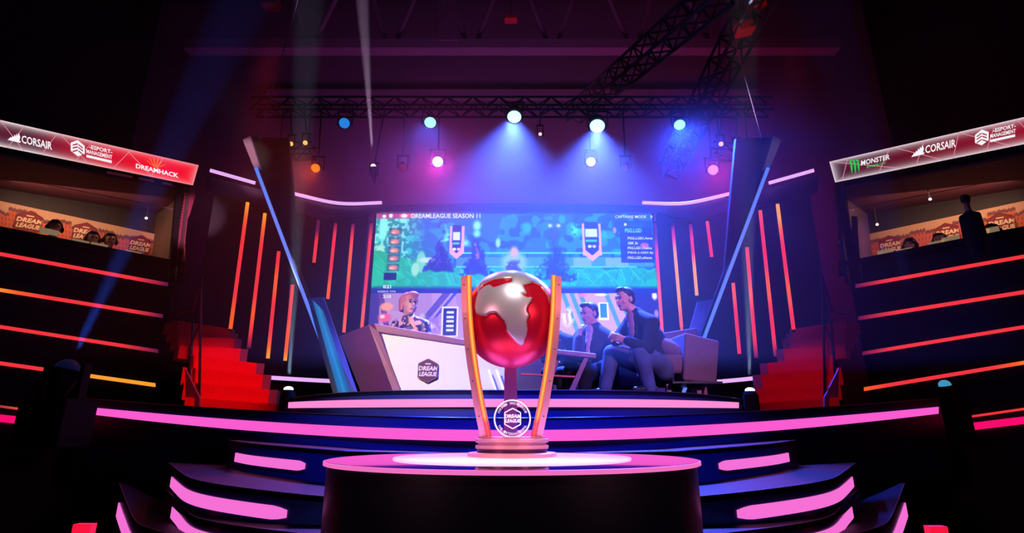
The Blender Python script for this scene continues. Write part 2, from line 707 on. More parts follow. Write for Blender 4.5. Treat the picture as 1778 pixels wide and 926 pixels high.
# ------------------------------------------------------------------ round pedestal
TBZ = CAMZ - 0.108
TR = 0.765
ped = thing('round_pedestal', 'round black pedestal with a glossy table top carrying the trophy', 'pedestal', (0, 2.5, 0))
build('column', MB().lathe([(TR - 0.012, 0), (TR - 0.012, TBZ - 0.012)], (0, 2.5, 0), 96), mat('column_laminate', (10, 11, 24), 0.35, noise=0.3, nscale=4), ped, smooth=True)
build('table_top', MB().lathe([(TR - 0.012, -0.012), (TR, -0.010), (TR, -0.003), (TR - 0.003, 0), (0.001, 0)], (0, 2.5, TBZ), 128),
      mat('table_gloss', (16, 18, 50), 0.05, spec=1.0, coat=1.0), ped, smooth=True)
build('edge_trim', MB().lathe([(TR + 0.0005, -0.016), (TR + 0.003, -0.015), (TR + 0.003, -0.002), (TR + 0.0005, -0.001)], (0, 2.5, TBZ), 128, col=s2l((240, 110, 190))), M_LED, ped)  # glowing ring added to imitate the pink crescent on the table front
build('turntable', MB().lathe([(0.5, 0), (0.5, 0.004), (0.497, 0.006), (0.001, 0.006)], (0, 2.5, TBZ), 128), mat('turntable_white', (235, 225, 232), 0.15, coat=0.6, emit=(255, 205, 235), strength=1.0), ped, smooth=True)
TZ = TBZ + 0.006

# ------------------------------------------------------------------ trophy
tro = thing('trophy', 'large globe trophy held by three curved arms with glowing orange strips', 'trophy', (0, 2.5, TZ))
T0 = at(887, 803, 2.5)
pxm = (at(887, 757, 2.5).z - at(887, 803, 2.5).z) / 46.0      # metres per pixel height
M_TRO = mat('trophy_metal', (240, 160, 172), 0.35, 0.3, noise=0.1, nscale=20)


def tz(py):
    return at(887, py, 2.5).z


z1, z2, z3, z4 = tz(794), tz(787), tz(786), tz(758)
build('base_plate', MB().lathe([(0.185, z1 - TZ), (0.19, z1 - TZ + 0.004), (0.19, z2 - TZ), (0.186, z2 - TZ + 0.003)], (0, 2.5, TZ), 96), M_TRO, tro, smooth=True)
hh = (z4 - z2) / 3
build('base_tier', MB().lathe([(0.150, 0.003), (0.150, hh * 0.7)], (0, 2.5, z2), 96), mat('tier_dark', (90, 50, 90), 0.3, 0.6), tro, smooth=True)
for k in (0, 1):
    zb = z2 + hh * (0.7 + 1.12 * k)
    build('base_tier', MB().lathe([(0.150, 0), (0.157, 0.004), (0.157, hh * 0.72), (0.150, hh * 0.8), (0.146, hh * 0.8), (0.146, hh * 1.12)], (0, 2.5, zb), 96), M_TRO, tro, smooth=True)
ztop = z2 + hh * (0.7 + 2.24)
for dx, dy in ((-0.118, -0.06), (-0.075, -0.11), (0.055, -0.12), (0.125, -0.05), (-0.1, 0.1), (0.1, 0.1)):
    build('foot', MB().lathe([(0.014, 0), (0.017, 0.004), (0.017, z1 - TZ + 0.001)], (dx, 2.5 + dy, TZ), 20), mat('foot_red', (190, 40, 60), 0.3, 0.4), tro, smooth=True)

# arms: curved plates with an LED strip on the edge facing the globe
oL = [(800, 478), (800, 510), (801.5, 545), (805, 590), (810, 630), (816, 668), (823, 710), (833, 759)]
iL = [(818, 478), (818.5, 510), (820, 545), (824, 590), (829, 630), (835, 668), (843, 710), (853.5, 759)]


def arm(side):
    o_, i_ = (oL, iL) if side < 0 else ([(1775.5 - a, b) for a, b in oL], [(1775.5 - a, b) for a, b in iL])
    def dens(k):
        return curve_pts([(a, b, lerp(2.33, 2.42, max(0, (b - 560) / 200.0))) for a, b in k], 30)
    o2, i2 = dens(o_), dens(i_)
    po, pi_ = [at(*p) for p in o2], [at(*p) for p in i2]
    outer = [lerp(a, b, 0.0) for a, b in zip(po, pi_)]
    brk = [lerp(a, b, 0.56) for a, b in zip(po, pi_)]
    mb = MB()
    # plate: outer edge swept back
    vs = []
    for a, b in zip(outer, pi_):
        back = Vector((0, 0.055, 0))
        vs += [a + Vector((0, 0.02, 0)), b, b + back, a + Vector((0, 0.02, 0)) + back]
    m = len(outer)
    fs = [(4 * i + k, 4 * i + (k + 1) % 4, 4 * i + 4 + (k + 1) % 4, 4 * i + 4 + k) for i in range(m - 1) for k in range(4)]
    fs += [(0, 1, 2, 3), (4 * m - 4, 4 * m - 3, 4 * m - 2, 4 * m - 1)]
    mb.add(vs, fs)
    a_ = build('arm', mb, M_TRO, tro)
    cols = []
    for i in range(m):
        t = i / (m - 1)
        cols.append(s2l((255, int(lerp(150, 130, t)), int(lerp(30, 40, t)))) if t < 0.93 else s2l((240, 60, 50)))
    f = Vector((0, -0.006, 0))
    vs, cc = [], []
    hot = []
    mb = MB()
    for k0, k1, cfn in ((0.56, 0.68, 0), (0.68, 0.88, 1), (0.88, 1.0, 0)):
        tp = [lerp(a + Vector((0, 0.02, 0)), b, k0) + f for a, b in zip(outer, pi_)]
        bt = [lerp(a + Vector((0, 0.02, 0)), b, k1) + f for a, b in zip(outer, pi_)]
        c2 = [(c if cfn == 0 else (1.0, c[1] * 1.9, c[2] + 0.06)) for c in cols]
        if cfn == 0:
            c2 = [(c[0], c[1] * 0.6, c[2] * 0.6) for c in c2]
        mb.band(tp, bt, 0.006, c2, vec=(0, 1, 0))
    build('light_strip', mb, M_LED, a_)
    mb = MB()
    for i in (2, 9, 14, 20, 26):
        p = lerp(outer[i] + Vector((0, 0.02, 0)), pi_[i], 0.28)
        mb.tube(p + Vector((0, -0.003, 0)), p + Vector((0, 0.003, 0)), 0.0028, n=10)
    build('screw', mb, M_STEEL, a_)
    return a_


arm(-1)
arm(1)
mb = MB()
bp = [at(x, y, 2.62) for x, y in ((875, 757), (875, 700), (876, 640), (878, 600))]
bq = [at(x, y, 2.62) for x, y in ((898, 757), (898, 700), (897, 640), (895, 600))]
mb.band(bp, bq, 0.04, vec=(0, 1, 0))
build('arm', mb, mat('trophy_back_arm', (190, 120, 175), 0.35, 0.5), tro)

# globe with land raised over a red sea
GC = at(887.5, 555.5, 2.5)
GR = 0.2265
land_px = [  # Africa with Europe above it, drawn in globe pixels
    [(829, 545), (836, 548), (846, 549), (853, 544), (862, 543), (868, 549), (876, 556), (879, 564), (880, 572), (888, 582), (896, 592), (903, 597),
     (909, 594), (912, 582), (914, 570), (913, 558), (917, 548), (913, 540), (915, 532), (921, 524), (923, 517), (913, 518), (905, 512), (898, 505), (892, 498),
     (888, 487), (873, 490), (860, 501), (850, 495), (840, 500), (832, 508), (828, 520), (826, 533)],
    [(840, 500), (850, 493), (852, 488), (870, 487), (888, 486), (900, 500), (908, 512), (925, 505), (935, 503), (945, 512), (952, 520), (951, 500), (940, 488), (930, 485),
     (920, 491), (912, 490), (918, 496), (930, 500), (940, 506), (944, 516), (935, 506), (922, 512), (915, 515), (913, 505), (905, 480), (880, 470), (855, 482)],
    [(840, 495), (858, 487), (888, 485), (892, 498), (905, 512), (915, 513), (908, 498), (925, 492), (938, 497), (950, 515), (956, 540), (960, 510), (950, 480), (930, 470), (889, 462), (860, 470), (840, 482), (830, 497), (828, 512), (834, 503)],
]
med = [(838, 499), (847, 491), (856, 488), (860, 491), (870, 487), (887, 485), (888, 492), (876, 495), (866, 499), (857, 501), (852, 496), (846, 497)]


def inpoly(x, y, poly):
    ins = np.zeros(x.shape, bool)
    n = len(poly)
    for i in range(n):
        x1, y1 = poly[i]
        x2, y2 = poly[(i + 1) % n]
        if y1 == y2:
            continue
        c = ((y1 > y) != (y2 > y)) & (x < (x2 - x1) * (y - y1) / (y2 - y1) + x1)
        ins ^= c
    return ins


NU, NV = 420, 260
th = np.linspace(0.0005, PI - 0.0005, NV)
ph = np.linspace(0, 2 * PI, NU, endpoint=False)
T_, P_ = np.meshgrid(th, ph, indexing='ij')
sx_ = np.sin(T_) * np.cos(P_)
sy_ = np.sin(T_) * np.sin(P_)
sz_ = np.cos(T_)
# view tilt so that map pixels refer to the side turned to the hall
gx = 887.5 + sx_ * 86
gy = 555.5 - (sz_ * math.cos(0.2) - (-sy_) * math.sin(-0.2)) * 86
frontm = (sy_ * math.cos(0.2) + sz_ * math.sin(0.2)) < 0.1
land = np.zeros(gx.shape, bool)
for p_ in (land_px[0], land_px[2]):
    land |= inpoly(gx, gy, p_)
land |= (gy < 486) & (sy_ < 0.9)
land &= ~inpoly(gx, gy, med)
land &= frontm | (gy < 486)
lm = land.astype(float)
k_ = lm.copy()
for _ in range(2):
    k_ = (k_ + np.roll(k_, 1, 1) + np.roll(k_, -1, 1)) / 3
    k_[1:-1] = (k_[1:-1] + k_[2:] + k_[:-2]) / 3
rad = GR * (0.965 + 0.035 * np.clip(k_, 0, 1))
vv = np.stack([sx_ * rad + GC.x, sy_ * rad + GC.y, sz_ * rad + GC.z], -1).reshape(-1, 3)
mb = MB()
fs = [(i * NU + k, i * NU + (k + 1) % NU, (i + 1) * NU + (k + 1) % NU, (i + 1) * NU + k) for i in range(NV - 1) for k in range(NU)]
fs += [tuple(range(NU)), tuple(range((NV - 1) * NU, NV * NU))[::-1]]
mb.add(vv.tolist(), fs, [(c, c, c) for c in k_.ravel().tolist()])
gm = bpy.data.materials.new('globe_land_and_sea')
gm.use_nodes = True
nt = gm.node_tree
pb_ = nt.nodes['Principled BSDF']
atn = nt.nodes.new('ShaderNodeAttribute')
atn.attribute_name = 'Col'
rmp = nt.nodes.new('ShaderNodeValToRGB')
rmp.color_ramp.elements[0].position = 0.35
rmp.color_ramp.elements[0].color = (*s2l((245, 20, 55)), 1)
rmp.color_ramp.elements[1].position = 0.7
rmp.color_ramp.elements[1].color = (*s2l((225, 215, 220)), 1)
e = rmp.color_ramp.elements.new(0.5)
e.color = (*s2l((250, 90, 80)), 1)
nt.links.new(atn.outputs['Fac'], rmp.inputs[0])
nt.links.new(rmp.outputs[0], pb_.inputs['Base Color'])
pb_.inputs['Metallic'].default_value = 0.5
pb_.inputs['Roughness'].default_value = 0.33
MATS['globe'] = gm
g = build('globe', mb, gm, tro, smooth=True)
g.data.polygons.foreach_set('use_smooth', [True] * len(g.data.polygons))

# clear medallion with the engraved badge
mc = at(889.5, 727, 2.36)
med_r = 0.0765
mo = build('medallion', MB().prism([mc + Vector((med_r * 1.07 * math.cos(2 * PI * k / 64), 0, med_r * 1.07 * math.sin(2 * PI * k / 64))) for k in range(64)], (0, 0.006, 0)), glass_mat('clear_acrylic', (255, 255, 255), 0.06), tro)


def mfn(u, v, o=0.0):
    return mc + Vector((u * med_r, -0.001 - o, v * med_r))


mb = MB()
WHT = s2l((245, 225, 250))
for r0, r1 in ((0.92, 1.0), (0.66, 0.685)):
    if r0 < 0.9:
        continue
    for k in range(64):
        a, b = 2 * PI * k / 64, 2 * PI * (k + 1) / 64
        put_poly(mb, [(r0 * math.cos(a), r0 * math.sin(a)), (r1 * math.cos(a), r1 * math.sin(a)), (r1 * math.cos(b), r1 * math.sin(b)), (r0 * math.cos(b), r0 * math.sin(b))], mfn, WHT)


def arctext(mb, s, r, size, a0, a1, inward, fn, col):
    n = len(s)
    for i, ch in enumerate(s):
        if ch == ' ':
            continue
        a = lerp(a0, a1, (i + 0.5) / n)
        uv, f = text2d(ch, 0.02)
        wd = abs(a1 - a0) / n * r * 0.72
        vs = []
        for x, y in uv:
            xx, yy = (x - 0.5) * wd, (y - 0.5) * size
            if inward:      # reads along the lower arc
                rr, aa = r - yy, a + xx / r
            else:
                rr, aa = r + yy, a - xx / r
            vs.append(fn(rr * math.cos(aa), rr * math.sin(aa)))
        mb.add(vs, f, col)


arctext(mb, 'CORSAIR DREAMLEAGUE', 0.8, 0.13, math.radians(160), math.radians(20), False, mfn, WHT)
arctext(mb, 'THE INTERNATIONAL', 0.8, 0.13, math.radians(205), math.radians(335), True, mfn, WHT)


def badge_outline(mb, fn, cx, cy, sc, col, wd=0.035):
    hx = [(0, 0.62), (0.5, 0.36), (0.5, -0.36), (0, -0.62), (-0.5, -0.36), (-0.5, 0.36)]
    for i in range(6):
        a, b = hx[i], hx[(i + 1) % 6]
        put_line(mb, (cx + a[0] * sc, cy + a[1] * sc), (cx + b[0] * sc, cy + b[1] * sc), wd * sc, fn, col)


badge_outline(mb, mfn, 0.02, 0, 0.85, WHT)
put_text(mb, 'DREAM', lambda u, v: mfn(u, v, 0.0005), -0.42, 0.02, 0.44, 0.22, WHT, 0.04, 0.04)
put_text(mb, 'LEAGUE', lambda u, v: mfn(u, v, 0.0005), -0.38, -0.22, 0.40, -0.03, WHT, 0.04, 0.04)
build('lettering', mb, mat('frosted_engraving_glow', (240, 225, 250), 0.5, emit=(240, 225, 250), strength=0.5), mo)  # glow put into the engraving, which is no lamp
# lamp under the base plate
l = bpy.data.lights.new('base_lamp', 'POINT')
l.color = (1.0, 0.25, 0.03)
l.energy = 5.0
l.shadow_soft_size = 0.02
o = bpy.data.objects.new('base_lamp', l)
COL.objects.link(o)
o.location = (0, 2.42, TZ + 0.015)

# ================================================================== SCREEN AND BACK SET
SY = 7.5
sl, sr = at(640, 560, SY).x, at(1146, 560, SY).x
stop_, sbot = at(889, 364, SY).z, FLZ + 0.03


def painting(nx, ny):
    """screen picture: a forest glade, banners, list panel and studio strip"""
    U, V = np.meshgrid(np.linspace(0, 1, nx), np.linspace(0, 1, ny))
    X = 643 + U * 500
    ymax = 690.0
    Y = 364 + (1 - V) * 0   # filled below
    zz = sbot + (stop_ - sbot) * V
    # picture row for each height, in the units used for drawing
    r = (zz - CAMZ) / SY
    ang = np.arctan(r)
    Y = HOR - 0 + 0 * r
    v = (cs * r - sn) / (cs + r * sn)
    Y = CY - v * F
    rs = np.random.RandomState(3)

    def noise(fx, fy, seed):
        q = np.random.RandomState(seed)
        g = q.rand(int(fy) + 2, int(fx) + 2)
        xi = U * fx
        yi = (Y - 360) / 260 * fy
        yi = np.clip(yi, 0, fy)
        x0 = xi.astype(int)
        y0 = yi.astype(int)
        a, b = xi - x0, yi - y0
        a = a * a * (3 - 2 * a)
        b = b * b * (3 - 2 * b)
        return (g[y0, x0] * (1 - a) + g[y0, x0 + 1] * a) * (1 - b) + (g[y0 + 1, x0] * (1 - a) + g[y0 + 1, x0 + 1] * a) * b
    N1, N2, N3 = noise(12, 8, 1), noise(40, 24, 2), noise(110, 60, 5)
    img = np.zeros(X.shape + (3,))

    def c(*a):
        return np.array(a) / 255.0

    def blend(mask, col):
        nonlocal img
        m = np.clip(mask, 0, 1)[..., None]
        img = img * (1 - m) + col * m

    def blob(x, y, rx, ry, soft=0.3):
        d = np.sqrt(((X - x) / rx) ** 2 + ((Y - y) / ry) ** 2)
        return np.clip((1 - d) / soft, 0, 1)

    def rect(x0, y0, x1, y1):
        return ((X > x0) & (X < x1) & (Y > y0) & (Y < y1)).astype(float)
    t = np.clip((Y - 370) / 130, 0, 1)[..., None]
    img[:] = c(22, 92, 190) * (1 - t) + c(0, 120, 140) * t
    blend(0.8 * (N1 > 0.52) * (Y < 465), c(8, 70, 150))
    blend(0.7 * (N2 > 0.62) * (Y < 460) * (N1 > 0.4), c(20, 150, 165))
    # leaves at the left
    L = np.clip((735 - X) / 40, 0, 1) * (Y < 470)
    blend(L * 0.9, c(10, 150, 150))
    blend(L * (N2 > 0.5) * 0.8, c(60, 215, 200))
    blend(L * (N3 > 0.62) * 0.7, c(160, 240, 220))
    blend(blob(657, 395, 9, 26), c(130, 235, 220))
    blend(blob(654, 440, 10, 18), c(150, 225, 190))
    for k in range(26):
        x, y = rs.uniform(870, 1135), rs.uniform(378, 440)
        blend(blob(x, y, rs.uniform(5, 16), rs.uniform(4, 10)) * 0.6, c(20, rs.randint(110, 190), rs.randint(150, 200)))
    blend(blob(1003, 400, 14, 16, 0.8) * (N3 > 0.35), c(70, 225, 215))
    # fence / terrace
    blend(rect(790, 438, 1140, 441), c(70, 210, 205))
    blend(rect(790, 447, 1140, 463) * 0.6, c(90, 170, 170))
    blend(rect(998, 448, 1030, 462), c(120, 175, 165))
    blend(rect(1055, 448, 1095, 462), c(120, 175, 165))
    blend(rect(790, 462, 1110, 465), c(80, 200, 190))
    for x in range(800, 1140, 38):
        blend(rect(x, 441, x + 4, 448), c(10, 80, 130))
    # grass
    g0 = 466 + 8 * (N2 - 0.5) - 30 * np.clip((760 - X) / 110, 0, 1)
    blend((Y > g0).astype(float), c(0, 168, 128))
    blend((Y > g0) * (N2 > 0.55) * 0.5, c(0, 200, 150))
    for k in range(110):
        x, y = rs.uniform(645, 1140), rs.uniform(468, 496)
        a = rs.uniform(-1.4, 1.4)
        if x < 800:
            y = rs.uniform(440, 496)
            a = rs.uniform(-2.0, -0.3)
        ln = rs.uniform(4, 13)
        d = np.abs((X - x) + a * (Y - y)) / 1.4
        blend(np.clip(1 - d, 0, 1) * (np.abs(Y - y) < ln) * 0.5, c(110, 235, 165) if rs.rand() < 0.6 else c(0, 110, 110))
    # pale boulders and a root at the left
    blend(blob(728, 455, 10, 22, 0.3), c(110, 205, 160))
    blend(blob(718, 468, 8, 14, 0.3), c(150, 215, 170))
    blend(blob(742, 452, 22, 6, 0.4), c(190, 215, 190))
    # plain dark mounds and cones in the glade
    def cone(x, y0, y1, w0, w1, col, soft=2.0):
        tt = np.clip((Y - y0) / (y1 - y0), 0, 1)
        half = w0 + (w1 - w0) * tt ** 1.3
        half = half * (0.7 + 0.7 * N3)
        m = np.clip((half - np.abs(X - x + 2.5 * np.sin(Y / 6))) / (soft * 2.2), 0, 1) * np.clip((Y - y0) / 6, 0, 1) * np.clip((y1 + 6 * N2 - Y) / 4, 0, 1)
        blend(m * 0.92, col)
        blend(m * np.clip((N3 - 0.62) * 5, 0, 1) * 0.45, np.clip(np.array(col) * 1.5 + 0.15, 0, 1))
    cone(762, 414, 470, 4, 27, c(18, 32, 130))
    blend(blob(765, 418, 7, 6), c(60, 70, 190))
    cone(770, 385, 418, 2, 7, c(90, 215, 225))
    cone(826, 412, 476, 6, 26, c(16, 40, 170))
    cone(826, 416, 450, 2, 6, c(180, 110, 190))
    blend(blob(826, 392, 10, 12, 0.6), c(140, 230, 230))
    blend(blob(826, 406, 9, 9, 0.6), c(120, 220, 220))
    blend(blob(806, 422, 10, 9, 0.9), c(130, 230, 220))
    blend(blob(864, 422, 6, 11, 0.5), c(150, 215, 220))
    blend(blob(893, 456, 28, 24, 0.4), c(130, 190, 215))
    blend(blob(893, 438, 10, 13, 0.5), c(205, 170, 215))
    cone(893, 450, 480, 10, 20, c(60, 60, 170))
    cone(966, 398, 486, 5, 36, c(8, 44, 200), 6)
    blend(blob(966, 408, 12, 16, 0.5), c(40, 70, 205))
    blend(blob(958, 392, 6, 5, 0.9), c(245, 230, 255))
    blend(blob(973, 392, 6, 5, 0.9), c(245, 230, 255))
    # banners
    for bx, by0, by1, hw in ((790, 393, 440, 13), (1032, 388, 444, 17)):
        blend(rect(bx - hw, by0, bx - hw + 4, by1), c(235, 165, 205))
        blend(rect(bx + hw - 4, by0, bx + hw, by1), c(235, 165, 205))
        tip = (Y < by1 - 4 + 8 - np.abs(X - bx) * 0.55)
        blend(((np.abs(X - bx) < hw - 2) & (Y > by1 - 18) & (Y < by1 + 10 - np.abs(X - bx) * 0.8)).astype(float), c(235, 165, 205))
        blend(((np.abs(X - bx) < hw - 5) & (Y > by0 - 2) & (Y < by1 + 0 - np.abs(X - bx) * 0.8)).astype(float), c(10, 30, 100))
        blend(rect(bx - hw + 6, by0 + 10, bx + hw - 7, by0 + 24), c(205, 225, 240))
        blend(rect(bx - hw + 6, by0 + 28, bx + hw - 8, by0 + 32), c(60, 190, 200))
        blend(blob(bx - 4, by0 + 40, 4, 3), c(230, 235, 250))
        blend(blob(bx + 4, by0 + 40, 4, 3), c(235, 190, 225))
    # list panel
    blend(rect(1083, 396, 1142, 456) * 0.85, c(8, 36, 130))
    blend(rect(1070, 384, 1142, 404) * 0.7, c(12, 60, 150))
    blend(blob(1094, 390, 3, 3), c(220, 225, 250))
    blend(blob(1074, 400, 4, 6), c(190, 130, 190))
    blend(blob(1126, 426, 9, 5), c(190, 90, 150))
    # top bar
    blend(rect(643, 364, 712, 380) * np.clip((715 - X) / 30, 0, 1), c(170, 70, 130))
    blend(rect(684, 366, 712, 378) * 0.8, c(235, 80, 110))
    blend(blob(657, 376, 4, 3.5), c(235, 235, 250))
    blend(blob(669, 375, 4, 4), c(235, 235, 250))
    blend(blob(693, 375, 7, 4), c(255, 225, 215))
    # portrait column (plain colour tiles)
    for k, y in enumerate((403, 420, 435, 449, 465)):
        blend(rect(668, y - 7, 690, y + 6) * 0.5, c(60, 40, 90))
        blend(blob(679, y, 11, 6, 0.6), c(235, 120 + 12 * (k % 3), 110))
        blend(blob(676, y + 1, 5, 2.5, 0.6), c(250, 190, 150))
    blend(rect(664, 474, 686, 487), c(5, 30, 100))
    # dark divide, then studio strip
    blend(np.clip((Y - 496) / 7, 0, 1), c(4, 40, 140))
    S = (Y > 509).astype(float)
    blend(S, c(168, 128, 178))
    blend(S * (N1 > 0.55) * 0.35, c(205, 160, 190))
    blend(S * (X < 660), c(60, 50, 130))
    blend(S * (np.abs((X - 660) - (Y - 510) * 0.25) < 5), c(90, 60, 140))
    blend(S * (np.abs((X - 775) + (Y - 510) * 0.8) < 7), c(90, 70, 160))
    blend(S * (np.abs((X - 790) + (Y - 510) * 0.8) < 3), c(60, 70, 180))
    blend(S * blob(672, 533, 14, 9, 0.4), c(240, 150, 130))
    blend(S * blob(670, 552, 14, 10, 0.4), c(225, 90, 130))
    blend(S * blob(666, 550, 5, 4, 0.4), c(250, 200, 190))
    blend(S * blob(758, 563, 20, 18, 0.5) * (N3 > 0.35), c(150, 110, 215))
    blend(S * blob(748, 567, 10, 8, 0.7), c(235, 210, 250))
    blend(S * blob(735, 550, 8, 8, 0.7), c(190, 170, 190))
    blend(S * rect(768, 533, 797, 585), c(235, 215, 245))
    blend(S * rect(771, 536, 794, 583), c(18, 24, 110))
    for y in (541, 549, 556, 564, 572):
        blend(S * rect(776, y, 789, y + 4), c(220, 220, 250))
    S2 = S * (X > 955)
    blend(S2, c(205, 160, 195))
    for x in (985, 1000, 1015, 1060, 1082):
        blend(S2 * (np.abs((X - x) - (Y - 530) * 0.35) < 4), c(70, 150, 190))
    blend(S2 * blob(985, 550, 14, 22, 0.5) * (N3 > 0.4), c(235, 225, 245))
    blend(S2 * rect(1038, 525, 1056, 556), c(240, 240, 250))
    blend(S2 * rect(1041, 528, 1053, 552), c(20, 130, 160))
    blend(S2 * blob(1012, 513, 9, 4, 0.5), c(240, 110, 150))
    blend(S2 * blob(1044, 512, 14, 3, 0.5), c(240, 240, 250))
    blend(S2 * (X > 1100), c(30, 36, 130))
    blend(S2 * blob(1137, 514, 6, 9, 0.5), c(240, 230, 250))
    blend(S2 * blob(1138, 545, 5, 9, 0.5), c(170, 130, 210))
    blend((Y > 590).astype(float), c(50, 30, 110))
    return img


NXs, NYs = 520, 330
img = painting(NXs, NYs)
lin = np.where(img <= 0.04045, img / 12.92, ((img + 0.055) / 1.055) ** 2.4)
scr = thing('video_wall', 'large bright video wall at the back of the stage showing a green forest picture', 'screen', (0, SY + 0.1, FLZ))
build('housing', MB().box(((sl + sr) / 2, SY + 0.07, (stop_ + sbot) / 2), (sr - sl + 0.06, 0.12, stop_ - sbot + 0.06)), M_MATT, scr)
mb = MB()
xs_ = np.linspace(sl, sr, NXs)
zs_ = np.linspace(sbot, stop_, NYs)
vs = [(x, SY, z) for z in zs_ for x in xs_]
fs = [(j * NXs + i, j * NXs + i + 1, (j + 1) * NXs + i + 1, (j + 1) * NXs + i) for j in range(NYs - 1) for i in range(NXs - 1)]
mb.add(vs, fs, lin.reshape(-1, 3).tolist())
build('picture', mb, led_mat('video_picture', 1.2), scr)
mb = MB()


def sfn(px, py):
    return at(px, py, SY - 0.006)


WS = s2l((235, 240, 255))
put_text(mb, 'DREAMLEAGUE SEASON 11', sfn, 714, 379, 834, 371, WS, 0.02)
put_text(mb, 'CAPTAINS MODE', sfn, 1068, 379, 1122, 374, WS, 0.01)
put_text(mb, '9', sfn, 1129, 380, 1133, 374, WS, 0.02)
put_text(mb, 'PSG.LGD', sfn, 1085, 404, 1114, 397, s2l((120, 235, 235)), 0.02)
for i, s in enumerate(('PSG.LGD.Ame', 'GBK 2k', 'PSG.LGD.Chalice', 'PSG.LGD.fy', 'PSG.LGD.xNova')):
    y = 416 + i * 8.5
    put_text(mb, s, sfn, 1090, y, (1133, 1108, 1132, 1135, 1132)[i], y - 4.5, WS, 0.02)
put_text(mb, '0:21', sfn, 665, 501, 679, 495, WS, 0.03)
put_text(mb, 'RESERVE TIME', sfn, 656, 508, 687, 505, WS, 0.0)
put_text(mb, '2:10', sfn, 665, 518, 679, 512, WS, 0.03)
build('lettering', mb, led_mat('video_lettering', 1.0), scr)

# back set walls left and right of the screen, with header fascia
hdr = thing('header_fascia', 'curved dark header over the video wall with lavender light strips', 'stage header', (0, 7.3, 3.5))
hk = [(358, 306, 6.78), (375, 310, 6.82), (443, 327, 7.0), (500, 340, 7.1), (545, 350, 7.2), (590, 357, 7.32), (640, 358, 7.4), (760, 354, 7.4), (889, 353, 7.4)]
Lp = curve_pts(hk, 40)
Rp = [(1778 - p[0], p[1], p[2]) for p in Lp][::-1][1:]
allp = Lp + Rp
tops = [at(*p) for p in allp]
dz = [26 if abs(p[0] - 889) > 260 else 17 for p in allp]
bots = [at(p[0], min(p[1] + 26, 368) if abs(p[0] - 889) < 256 else p[1] + min(26, 12 + (abs(p[0] - 889) - 256) * 0.2), p[2]) for p, d_ in zip(allp, dz)]
build('front_panel', MB().band(tops, bots, 0.07), mat('header_laminate', (84, 52, 92), 0.35, noise=0.2, nscale=5), hdr)
for keys in ([(365, 296, 6.75), (404, 307, 6.85), (443, 318, 6.95)], [(500, 334, 7.05), (545, 345, 7.15), (580, 352, 7.22), (612, 354, 7.3), (663, 352, 7.36)]):
    for fl in (0, 1):
        kk = flip(keys) if fl else keys
        pts = [at(*p) for p in curve_pts(kk, 24)]
        build('light_strip', MB().path(pts, 0.024, 12, [LAV] * 24), M_LED, hdr, smooth=True)

for side, nm in ((-1, 'left'), (1, 'right')):
    ks = [(374, 6.85), (405, 6.96), (450, 7.1), (500, 7.25), (560, 7.42), (640, 7.6)]
    t_, b_ = [], []
    for px, yy in ks:
        p = px if side < 0 else 1778 - px
        a = at(p, 372 if px > 500 else 330, yy)
        t_.append(a)
        b_.append(Vector((a.x, a.y, 1.6)))
    build('back_panel', MB().band(t_, b_, 0.08), mat('set_wall', (11, 11, 30), 0.6, noise=0.4, nscale=4),
          label='dark blue curved set wall on the %s side of the video wall' % nm, cat='set wall')

# ------------------------------------------------------------------ vertical LED tubes
R_, O_, Y_ = s2l((244, 52, 62)), s2l((250, 92, 42)), s2l((255, 160, 50))
DIM = s2l((90, 20, 70))


def tubecols(pat, n):
    stops = {'r': R_, 'o': O_, 'y': Y_, 'd': DIM}
    k = [np.array(stops[c]) for c in pat]
    out = []
    for i in range(n):
        t = i / (n - 1) * (len(k) - 1)
        j = min(int(t), len(k) - 2)
        out.append(tuple(k[j] * (1 - (t - j)) + k[j + 1] * (t - j)))
    return out


tubes = [
    # x0,y0,x1,y1,Y, colours top to bottom, label
    (430, 352, 400, 572, 6.75, 'yorrrrroo', 'tall red light tube rising beside the red stairs, outermost left of the video wall'),
    (460, 371, 432, 605, 6.85, 'yorrrrord', 'tall red light tube with orange tip, second from the left stairs'),
    (484, 437, 465, 623, 6.95, 'rroorrroy', 'red light tube left of the slanted blue edge, third from the left stairs'),
    (508, 495, 495, 627, 7.05, 'rrrroooy', 'short orange-bottomed tube just behind the left slanted fin'),
    (553, 383, 545, 457, 7.2, 'ddrrr', 'shortest red light tube, left of the video wall near the fin'),
    (583, 388, 569, 520, 7.25, 'drrrroo', 'red light tube ending above the left teal board'),
    (613, 390, 597, 578, 7.3, 'drooorroo', 'long orange red light tube, second from the left edge of the video wall'),
    (645, 388, 628, 572, 7.35, 'drrrroo', 'red light tube touching the left edge of the video wall'),
    (1137, 388, 1150, 582, 7.35, 'ddrroooo', 'orange light tube touching the right edge of the video wall'),
    (1168, 392, 1184, 575, 7.3, 'dryyyyoo', 'brightest yellow light tube, second from the right edge of the video wall'),
    (1199, 390, 1210, 514, 7.25, 'drryyy', 'yellow bottomed light tube ending above the right teal board'),
    (1228, 385, 1236, 447, 7.2, 'orrrr', 'shortest red light tube, right of the video wall near the fin'),
    (1273, 492, 1284, 615, 7.05, 'oorrrr', 'red light tube just behind the right slanted fin'),
    (1297, 430, 1313, 622, 6.95, 'rrrorrrd', 'red light tube right of the slanted blue edge, third from the right stairs'),
    (1320, 366, 1347, 620, 6.85, 'orrrroorrrd', 'tall red light tube with dim bottom, second from the right stairs'),
    (1350, 355, 1378, 573, 6.75, 'yyorrroorr', 'tall red and yellow light tube beside the right red stairs'),
]
